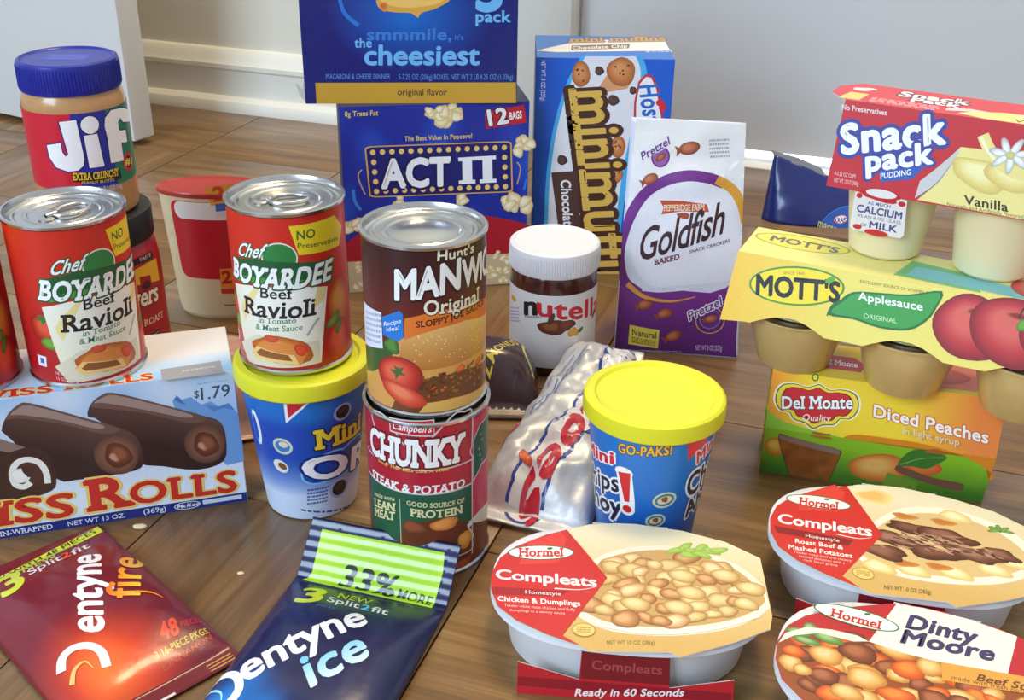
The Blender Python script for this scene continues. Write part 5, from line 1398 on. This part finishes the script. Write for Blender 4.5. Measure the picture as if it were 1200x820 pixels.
# ---- silver foil bag
t = root('foil_snack_bag', 'silver foil bag with red lettering lying between soup can and blue cup', 'foil bag', 'silv')
P = Pillow(.086, .232, .036, 5, .0046, 46, seal=.014, ridge=True, edge=.006, wid=lambda y: 1.0 if y < 0 else 1.0 - y * 2.6, lift=lambda x, y: max(0, y - .02) * .30)
P.mesh('bag', mat('crinkled_silver_foil', (208, 208, 208), .46, .45, bump=.9, bscale=80), t)
A = P.art(.25); A.step = .08
A.on('logo')
bl = (44, 74, 158)
def scallop(pts, w, col):
    for p in spline(pts, 2): A.ell(p, w, w, col, n=14)
sc = [(-5.1,-98.9),(-2.1,-76.9),(3.2,-56.8),(9.7,-30.4),(14.9,0.9),(20.1,35.5),(21.6,74.0),(22.5,100.0)]
scallop(sc, 14.5, bl)
scallop(sc, 12, (232, 232, 234))
A.text('toes', (13.5,8.7), (-9.5,-100.6), (32.3,-16.8), (196, 40, 56), .034)
A.blob((-12.6,-76.0), 4, 7, [(226, 120, 50), (206, 50, 50)], 40, .2, 3)
A.on('lettering')
A.ell((-37.6,-42.7), 11, 3.6, (196, 56, 70), 38); bars(A, (-40.9,-54.3), (-33.4,-33.3), (-43.7,-50.2), (236, 206, 210), 1, 3)
A.stroke([(-27.9,-19.1),(-24.3,-2.6),(-21.9,25.7),(-17.7,54.6),(-11.3,72.7)], .9, (70, 90, 160)); A.stroke([(-23.0,-24.0),(-20.6,-1.2),(-17.6,22.9),(-14.0,46.7),(-7.0,68.0)], .9, (70, 90, 160)); A.stroke([(-28.3,23.3),(-24.5,45.8),(-20.6,64.5)], .8, (90, 100, 140))
A.build('front_print', t, M_FOIL)

# ---- almond pouch
t = root('almond_pouch', 'dark brown almond pouch with yellow lettering beside the hazelnut jar', 'pouch', 'alm')
P = Pillow(.086, .076, .050, 7, .0026, 30, seal=.007)
P.mesh('pouch', mat('dark_brown_film', (58, 36, 38), .32, coat=.3), t)
A = P.art()
A.shade([(-42, -37), (42, -37), (42, 37), (-42, 37)], lambda u, v: lerp((56, 34, 38), (70, 46, 46), .5 + .5 * noise.noise((u * .05, v * .05, 2))), 6)
A.on('lettering')
A.text('ALMONDS', (-2, -33), (26, 8), (-8, -29), (214, 192, 60), .012, sp=1.05)
A.stroke([(29, 22), (30, 2), (38, -16)], 2.6, (214, 206, 120)); A.poly([(-20, 20), (6, 22), (-4, 10), (-16, 12)], (226, 218, 170))
A.build('front_print', t, M_GLOSS)

# ---- small red and clear pouch behind the cookie cup
t = root('candy_pouch', 'crumpled pinkish red pouch behind the chocolate roll box', 'pouch', 'redbag')
P = Pillow(.105, .110, .052, 9, .0050, 30, seal=.008, ridge=True)
P.mesh('pouch', mat('pinkish_clear_film', (196, 150, 130), .25, coat=.5, var=.1), t)
A = P.art(.2)
A.poly([(2, -50), (50, -50), (50, 36), (14, 30)], (196, 62, 50)); A.stroke([(14, 30), (30, 8), (26, -30)], 4, (226, 206, 200)); A.poly([(22, 14), (44, 20), (44, 32), (20, 28)], (214, 176, 170))
A.build('front_print', t, M_GLOSS)

# ---- blue macaroni pouch at the back
t = root('macaroni_pouch', 'small navy blue macaroni and cheese pouch leaning behind the applesauce pack', 'pouch', 'pouch')
def pmap(a, b, side=-1):
    x = -.056 + .122 * a + .008 * b * (1 - a); zt = .074 - .040 * a; z = zt * b
    f = max(0, 1 - abs(2 * a - 1) ** 3) ** .7 * max(0, 1 - max(0, b) ** 2.2)
    return Vector((x, side * (.001 + .018 * f) + .018 * b + .0010 * noise.noise((a * 7, b * 6, 3)), z))
vs, fs = [], []; n = 18
for sd in (-1, 1):
    for j in range(n + 1):
        for i in range(n + 1): vs.append(pmap(i / n, j / n, sd))
M2 = (n + 1) ** 2; ix = lambda i, j: j * (n + 1) + i
for j in range(n):
    for i in range(n):
        fs.append((ix(i, j), ix(i + 1, j), ix(i + 1, j + 1), ix(i, j + 1))); fs.append((M2 + ix(i, j), M2 + ix(i, j + 1), M2 + ix(i + 1, j + 1), M2 + ix(i + 1, j)))
for k in range(n):
    fs.append((ix(0, k), ix(0, k + 1), M2 + ix(0, k + 1), M2 + ix(0, k))); fs.append((ix(n, k), M2 + ix(n, k), M2 + ix(n, k + 1), ix(n, k + 1))); fs.append((ix(k, 0), M2 + ix(k, 0), M2 + ix(k + 1, 0), ix(k + 1, 0))); fs.append((ix(k, n), ix(k + 1, n), M2 + ix(k + 1, n), M2 + ix(k, n)))
mesh('pouch', vs, fs, mat('navy_blue_pouch_film', (26, 40, 110), .3, coat=.4), t)
mesh('fin_seal', [pmap(0, .98) + Vector((-.004, .004, .006)), pmap(0, .98), pmap(.3, .98), pmap(.55, .98), pmap(.5, .98) + Vector((0, .006, .006)), pmap(.25, .98) + Vector((0, .008, .007))], [(0, 1, 2, 5), (5, 2, 3, 4)], mat('grey_seal_film', (120, 124, 136), .3, coat=.3), t)
def pam(u, v):
    x, z = u * .001, v * .001; a = max(0, min(1, (x - .004) / .122)); b = max(0, min(1, z / (.074 - .040 * a))); e = .01
    p = pmap(a, b); return p, (pmap(a + e, b) - pmap(a - e, b)).cross(pmap(a, b + e) - pmap(a, b - e)).normalized()
A = Art(pam, 4, 4, .05, .15)
A.on('logo')
A.ell((98.1,-2.5), 30, 25, (60, 120, 196), 12); A.ell((98.1,-2.5), 29, 24, (26, 86, 176), 12); A.ell((92.9,9.3), 8.4, 4.6, (214, 44, 54), 5); A.ell((92.9,9.3), 7.4, 3.8, (240, 240, 244), 5); A.text('KRAFT', (86.3,5.9), (102.0,6.8), (85.9,10.4), (34, 60, 150), .03)
A.on('lettering')
A.text('macaroni &', (67.2,0.9), (108.9,-11.9), (68.2,10.0), (206, 190, 80), .02); A.text('CHEESE', (64.2,-8.4), (108.1,-22.1), (65.2,0.8), (226, 150, 60), .04)
A.build('front_print', t, M_GLOSS)

# ------------------------------------------------------------------ microwave meal trays
def sup(rx, ry, n=64, e=2.5):
    P = []
    for k in range(n):
        a = 2 * math.pi * k / n; c, s = math.cos(a), math.sin(a)
        P.append((rx * math.copysign(abs(c) ** (2 / e), c), ry * math.copysign(abs(s) ** (2 / e), s)))
    return P
TOP = [(-80.7,-19.1),(-81.8,-4.8),(-78.3,10.5),(-70.0,22.6),(-51.9,37.1),(-25.4,51.6),(-9.1,54.9),(4.5,55.6),(34.3,51.7),(60.5,43.1),(80.8,28.9),(81.6,1.1),(82.3,-24.8),(80.1,-35.9),(58.6,-49.6),(28.4,-64.6),(22.9,-61.2),(-20.5,-65.4),(-26.2,-61.9),(-45.6,-54.4),(-63.2,-45.0),(-75.1,-33.8)]
SIDE = [(-61, 0), (61, 0), (60.5, 21), (25, 12), (23, 41), (-25, 41), (-26, 13), (-61, 22)]
def tray(pose, lab):
    t = root('microwave_meal', lab, 'meal tray', pose, 'microwave meal trays')
    vs, fs, n = [], [], 64
    lv = [(.066, .046, .0015), (.0690, .0490, .0004), (.0705, .0505, .003), (.0745, .0535, .0330), (.0755, .0545, .0352), (.0805, .0568, .0365), (.0820, .0576, .0362), (.0824, .0578, .0335)]
    for rx, ry, z in lv: vs += [(x, y, z) for x, y in sup(rx, ry)]
    for j in range(len(lv) - 1):
        for k in range(n): fs.append((j * n + k, j * n + (k + 1) % n, (j + 1) * n + (k + 1) % n, (j + 1) * n + k))
    fs.append(tuple(range(n))[::-1])
    i = len(vs); vs += [(x, y, .0375) for x, y in sup(.0780, .0550)]; fs.append(tuple(range(i, i + n)))
    for k in range(n): fs.append((5 * n + k, 5 * n + (k + 1) % n, i + (k + 1) % n, i + k))
    sharp(mesh('tray', vs, fs, M_WHITEP, t), 40)
    A = Art(on_plane((0, -.0585, 0), (1, 0, 0), (0, .0035, .0415)))
    A.poly(SIDE, (196, 30, 40))
    A.on('side_print')
    A.poly([(-25, 14), (25, 14), (23.5, 40), (-25, 40)], (128, 20, 30)); A.rect(-60.5, 5.5, 60, 12, (150, 20, 36))
    A.poly([(-6, 34), (7, 34), (7, 41), (-7, 41)], (236, 232, 226))
    A.on('lettering')
    if pose == 'ct':
        A.text('Ready in 60 Seconds', (-27.7,1.4), (33.0,7.3), (-27.6,6.3), (250, 236, 234), .035, lean=.12)
        A.text('Compleats', (-19, 21), (20, 21), (-19, 27), (170, 70, 70), .02)
    A.build('sleeve_side', t, M_CARD, back=SIDE)
    B = Art(on_plane((0, .0585, 0), (-1, 0, 0), (0, -.0035, .0415))); B.poly(SIDE, (196, 30, 40)); B.build('sleeve_back', t, M_CARD, back=SIDE)
    return t, Art(on_plane((0, 0, .0415), (1, 0, 0), (0, 1, 0)))
def hormel(A, c, rx, ry, rot, bl, br, tl):
    rot = math.degrees(math.atan2(br[1] - bl[1], br[0] - bl[0])); A.ell(c, rx, ry, (36, 110, 60), rot); A.ell(c, rx * .96, ry * .88, (248, 246, 236), rot)
    A.ell((c[0] + rx * .25, c[1] + ry * .62), 1.8, 1.2, (50, 120, 60), 20)
    A.text('Hormel', bl, br, tl, (206, 40, 44), .035, serif=True)
def inside(p, poly):
    r = False; j = len(poly) - 1
    for i in range(len(poly)):
        (xi, yi), (xj, yj) = poly[i], poly[j]
        if (yi > p[1]) != (yj > p[1]) and p[0] < (xj - xi) * (p[1] - yi) / (yj - yi) + xi: r = not r
        j = i
    return r
def chunks(A, poly, n, sz, pal, seed, el=1.4):
    rnd = random.Random(seed); P = []
    xs = [p[0] for p in poly]; ys = [p[1] for p in poly]
    g = math.sqrt((max(xs) - min(xs)) * (max(ys) - min(ys)) / n)
    for i in range(int((max(xs) - min(xs)) / g) + 1):
        for j in range(int((max(ys) - min(ys)) / g) + 1):
            p = (min(xs) + (i + rnd.uniform(.1, .9)) * g, min(ys) + (j + rnd.uniform(.1, .9)) * g)
            if inside(p, poly): P.append(p)
    P.sort(key=lambda p: -p[1])
    for i, p in enumerate(P):
        s = rnd.uniform(*sz); A.blob(p, s * rnd.uniform(1, el), s * rnd.uniform(.7, 1), rnd.choice(pal), rnd.uniform(-40, 40), .12, seed * 50 + i, 16)
# chicken and dumplings
t, A = tray('ct', 'microwave chicken and dumplings tray in front of the blue cookie cup')
def clip(poly):        # keep printed shapes on the sleeve
    c = (0, 0); out = []
    for p in poly:
        k = 1.0
        while not inside((p[0] * k, p[1] * k), TOP) and k > .2: k -= .01
        out.append((p[0] * k, p[1] * k))
    return out
A.grad(TOP, (214, 172, 96), (236, 224, 186), (0, -55), (0, 40), 8)
A.on('picture')
bowl = spline([(-33.7,-25.3),(-28.9,2.9),(-8.7,26.3),(28.3,34.9),(64.2,21.9),(80.9,-0.5),(81.6,-17.4),(59.6,-36.8),(25.7,-47.7),(-7.6,-48.0),(-26.2,-39.3)], 4, True)
A.poly(clip(bowl), (238, 230, 206))
A.poly(clip(spline([(-29.8,-24.0),(-24.7,1.7),(-6.6,22.2),(28.2,30.6),(61.8,18.3),(77.2,-2.5),(78.0,-14.8),(59.1,-30.3),(25.9,-40.6),(-6.8,-41.5),(-23.5,-33.8)], 4, True)), (206, 164, 100))
food = [(-26.7,-25.2),(-22.7,2.0),(-5.5,20.6),(28.1,28.0),(60.6,15.7),(75.9,-5.8),(74.0,-15.2),(58.4,-27.5),(26.0,-37.7),(-4.9,-39.1)]
dump = [[(242, 218, 160), (226, 190, 122), (180, 136, 74)], [(236, 208, 148), (216, 178, 108), (170, 124, 64)]]
chick = [[(246, 220, 170), (226, 180, 120), (180, 124, 70)], [(226, 176, 120), (196, 136, 80), (150, 96, 54)]]
chunks(A, food, 66, (4.4, 8.2), dump + dump + chick, 4)
for px in ((28.9,-23.4), (4.3,-23.2), (72.3,-1.5), (58.1,8.9), (32.5,5.9), (36.9,-9.5)): A.blob(px, 9, 6.2, dump[0], -6, .06, 2)
for k, (c_, ro) in enumerate((((29.2,30.7), 20), ((35.2,34.8), 60), ((39.8,31.0), -10), ((45.2,35.1), 40), ((50.9,32.3), -30), ((36.5,27.2), 0), ((44.9,28.2), -20), ((55.7,33.7), 10))): A.blob(c_, 6, 3, [(176, 206, 96), (140, 178, 66)], ro, .22, k, 12)
A.stroke([(-17.3,-43.4),(11.4,-47.2),(45.0,-40.6),(75.0,-25.6)], 2.4, (248, 242, 220))
def redwedge(A, pts): A.on('red_wedge'); A.poly(clip(pts), (206, 40, 40))
redwedge(A, [(-39.9,44.8),(-12.6,-1.3),(-36.5,-54.8)] + TOP[18:] + TOP[:5])
A.poly(clip([(-67.5,30.8),(-43.5,42.6),(-38.8,34.2),(-42.2,9.6),(-66.3,5.2)]), (224, 62, 52)); A.poly([(-79.9,-17.4),(-34.6,-16.1),(-40.3,-22.2),(-79.2,-24.3)], (166, 24, 36))
A.on('lettering')
wt = (250, 244, 238)
hormel(A, (-53.7,18.5), 20.5, 7.4, -1, (-66.5,13.1), (-40.4,16.2), (-67.2,21.2))
A.text('Compleats', (-78.5,-9.7), (-18.8,-10.4), (-79.2,-0.9), wt, .045, sp=.95); A.stroke([(-43.3,-14.8),(-28.2,-14.2),(-18.3,-10.3)], 1, wt, taper=True)
A.text('Homestyle', (-60.1,-21.4), (-39.1,-20.9), (-60.4,-18.3), (246, 220, 214), .01)
A.text('Chicken & Dumplings', (-75.3,-29.6), (-27.6,-28.7), (-75.8,-25.5), wt, .03)
A.text('Tender white meat chicken and fluffy', (-71.1,-34.1), (-30.3,-33.5), (-71.4,-31.8), (240, 200, 190), .0); A.text('dumplings in a savory sauce', (-67.8,-37.8), (-36.0,-37.1), (-68.0,-35.7), (240, 200, 190), .0)
A.text('NET WT 10 OZ (283g)', (-11.7,-58.9), (14.6,-56.0), (-11.8,-55.8), (130, 96, 40), .01)
c = (-24.8,-48.9); A.ell(c, 6.6, 5.6, (190, 140, 60)); A.ell(c, 6.0, 5.0, (236, 206, 120)); bars(A, (c[0] - 4, c[1] - 2.6), (c[0] + 4, c[1] - 2.6), (c[0] - 4, c[1] + 2.6), (180, 130, 60), 3, 3)
A.build('sleeve_top', t, M_CARD, back=TOP)

# roast beef and mashed potatoes
t, A = tray('rt', 'microwave roast beef and mashed potatoes tray beside the peach pack')
A.grad(TOP, (214, 174, 100), (236, 226, 190), (0, -55), (0, 40), 8)
A.on('picture')
A.blob((-15.1,39.5), 14, 8, [(236, 190, 110), (246, 226, 160)], 10, .2, 3)
A.poly(clip(spline([(-29.7,-25.3),(-18.7,5.6),(3.7,31.6),(36.3,37.7),(66.4,24.7),(81.0,1.2),(72.8,-22.8),(49.2,-37.7),(14.6,-44.8),(-14.8,-41.2)], 4, True)), (246, 240, 214))
A.poly(clip(spline([(-25.6,-24.1),(-14.5,3.9),(5.5,25.1),(35.7,30.6),(61.6,18.6),(75.1,-2.2),(69.1,-17.8),(48.1,-30.5),(15.1,-38.0),(-12.6,-35.5)], 4, True)), (222, 190, 130))
for c_ in ((-14.7,-37.8), (5.3,-35.6), (30.3,-32.1), (53.4,-22.2), (66.9,-11.5), (35.6,29.6)): A.blob(c_, 11, 6, [(250, 238, 190), (240, 218, 150), (222, 186, 110)], -10, .15, 5)
for c_ in ((0.6,-30.0), (20.7,-27.9), (27.0,21.3), (3.2,21.5)): A.blob(c_, 8, 3.4, [(196, 120, 50), (206, 146, 70)], -10, .25, 7)
bf = [[(150, 100, 80), (116, 68, 50), (74, 40, 30)], [(130, 84, 66), (100, 56, 42), (66, 34, 26)], [(164, 116, 96), (120, 74, 56), (84, 46, 34)]]
for k, (c_, rx, ry, ro) in enumerate((((-11.7,-21.1), 17, 6.5, -8), ((10.4,9.0), 20, 6, -6), ((-3.4,-6.1), 18, 6, -8), ((28.5,6.5), 17, 7, -10), ((19.2,-14.3), 18, 7, -10), ((42.3,-9.6), 17, 7.5, -14), ((57.8,-5.3), 12, 6.5, -18))): A.blob(c_, rx, ry, bf[k % 3], ro, .3, k + 3, 26)
rnd = random.Random(9)
for k in range(90):
    p = lerp(lerp((-14.1,-16.4), (62.4,-8.4), rnd.random()), lerp((-5.5,6.5), (39.3,12.4), rnd.random()), rnd.random() * .8); A.blob(p, rnd.uniform(2, 4.5), rnd.uniform(.5, .9), [rnd.choice([(176, 132, 110), (84, 46, 34), (196, 150, 122)])], rnd.uniform(-40, 10), .2, k, 8)
for k, a in enumerate((0, 50, 100, 150, 200)):
    c_ = (61.9,21.6); A.blob((c_[0] + 4 * math.cos(R_(a)), c_[1] + 2.4 * math.sin(R_(a))), 4.4, 1.8, [(130, 170, 80), (84, 126, 56)], a, .2, k, 10)
redwedge(A, [(-35.6,50.6),(-11.6,-3.7),(-36.5,-53.2)] + TOP[18:] + TOP[:5])
A.poly([(-64.5,27.7),(-41.2,46.9),(-34.5,38.2),(-39.0,14.6),(-64.0,9.5)], (224, 62, 52)); A.poly([(-78.9,-12.2),(-29.6,-14.3),(-32.8,-21.6),(-76.9,-19.3)], (140, 22, 34))
A.on('lettering')
hormel(A, (-51.6,22.6), 21, 7.6, -9, (-63.6,16.1), (-39.5,16.9), (-63.3,24.9))
A.text('Compleats', (-76.4,-8.2), (-18.2,-7.0), (-76.6,2.0), wt, .045, sp=.95); A.stroke([(-40.0,-10.8),(-26.9,-11.8),(-18.0,-8.3)], 1, wt, taper=True)
A.text('Homestyle', (-58.9,-19.3), (-38.2,-19.1), (-59.0,-15.7), (246, 220, 214), .01)
A.text('Roast Beef &', (-65.0,-27.0), (-35.9,-26.1), (-65.1,-22.8), wt, .02); A.text('Mashed Potatoes', (-68.9,-34.5), (-30.3,-33.4), (-69.1,-30.0), wt, .02)
for k in range(3): A.text(('Tender roast beef and creamy', 'mashed potatoes with a', 'rich beef gravy')[k], (-65.7,-38.0) if k == 0 else ((-62.5,-41.3) if k == 1 else (-59.3,-44.6)), (-30.9,-37.5) if k == 0 else ((-34.9,-41.1) if k == 1 else (-39.0,-44.6)), (-65.8,-35.6) if k == 0 else ((-62.6,-38.9) if k == 1 else (-59.4,-42.3)), (240, 200, 190), .0)
A.text('NET WT 10 OZ (283g)', (-12.4,-58.9), (14.3,-56.7), (-12.3,-55.3), (130, 96, 40), .01)
c = (-24.2,-47.3); A.ell(c, 6.6, 5.6, (190, 140, 60), -10); A.ell(c, 6.0, 5.0, (236, 206, 120), -10); bars(A, (c[0] - 4, c[1] - 2.6), (c[0] + 4, c[1] - 2.6), (c[0] - 4, c[1] + 2.6), (180, 130, 60), 3, 3)
A.build('sleeve_top', t, M_CARD, back=TOP)

# beef stew
t, A = tray('dt', 'microwave beef stew tray with white name panel, nearest the camera')
A.poly(TOP, (190, 34, 44))
A.on('picture')
st = clip(spline([(-84.5,-19.7),(-84.3,-6.5),(-76.4,4.1),(-61.0,13.2),(-42.7,17.3),(-28.6,15.4),(3.1,13.2),(46.4,10.7),(58.4,-4.4),(45.0,-40.4),(5.4,-61.6),(-35.5,-59.8),(-67.4,-43.9)], 4, True))
A.poly(st, (150, 74, 30))
pot = [(240, 204, 140), (224, 168, 84), (184, 116, 46)]; car = [(240, 140, 56), (226, 100, 34), (180, 66, 24)]; meat = [(176, 104, 66), (136, 68, 38), (92, 42, 24)]
chunks(A, [(x * .93, y * .93) for x, y in st], 90, (5, 8), [pot, pot, car, meat, meat], 12)
for c_, rx, ry, pl, sd in (((-32.8,-16.9), 11, 8, pot, 1), ((-19.3,11.7), 11, 7, pot, 2), ((-55.0,-6.7), 9, 8, pot, 3), ((-39.0,1.8), 11, 8, meat, 4), ((-54.4,-23.3), 9, 6, meat, 5), ((-11.8,-1.8), 9, 8, car, 6), ((-72.1,-9.8), 6, 5, car, 7), ((-17.0,-24.2), 10, 6, car, 8), ((-65.7,-22.9), 5, 4.6, pot, 9), ((-1.0,4.5), 8, 7, pot, 10), ((-41.6,-31.8), 9, 6, pot, 11)): A.blob(c_, rx, ry, pl, 0, .08, sd + 30, 18)
for c_, rx, ry, ro in (((-71.6,6.8), 7.5, 4.2, 5), ((-66.2,12.7), 4, 5, 0), ((-55.7,7.7), 9, 4, -12), ((-66.6,1.2), 8, 3, -5)): A.blob(c_, rx, ry, [(160, 190, 120), (110, 150, 80), (80, 120, 56)], ro, .06, 4, 14)
A.on('white_panel')
A.poly(clip([(-24.3,58.6),(-8.5,64.0),(18.1,56.7),(43.9,48.4),(38.0,12.2),(16.3,10.7),(3.2,10.4),(-14.7,10.6),(-34.0,13.3)]), (240, 236, 222))
A.poly(clip([(-84.3,-6.5),(-78.6,3.2),(-68.1,12.7),(-54.3,15.8),(-40.2,16.0),(-34.0,13.3),(-42.0,10.1),(-60.7,10.3),(-73.9,2.8)]), (238, 230, 212))
A.on('lettering')
hormel(A, (-42.6,31.7), 24, 8.0, -17, (-56.0,27.2), (-29.4,26.0), (-55.6,34.5))
nvd = (62, 54, 98)
A.text('Dinty', (-15.0,33.2), (21.4,33.2), (-14.0,45.3), nvd, .06, lean=.1); A.text('Moore', (-17.0,19.2), (30.7,22.3), (-16.3,30.8), nvd, .06, lean=.1)
A.poly([(4.5,10.9),(46.6,15.6),(63.6,17.4),(62.9,3.8),(46.2,1.9),(5.3,-3.3)], (226, 160, 66))
A.text('Beef Stew', (22.5,3.0), (56.3,5.5), (23.3,8.5), (110, 64, 30), .03, lean=.15); A.text('made with fresh potatoes', (10.0,-0.8), (54.6,2.5), (10.4,2.4), (130, 80, 40), .004)
A.build('sleeve_top', t, M_CARD, back=TOP)
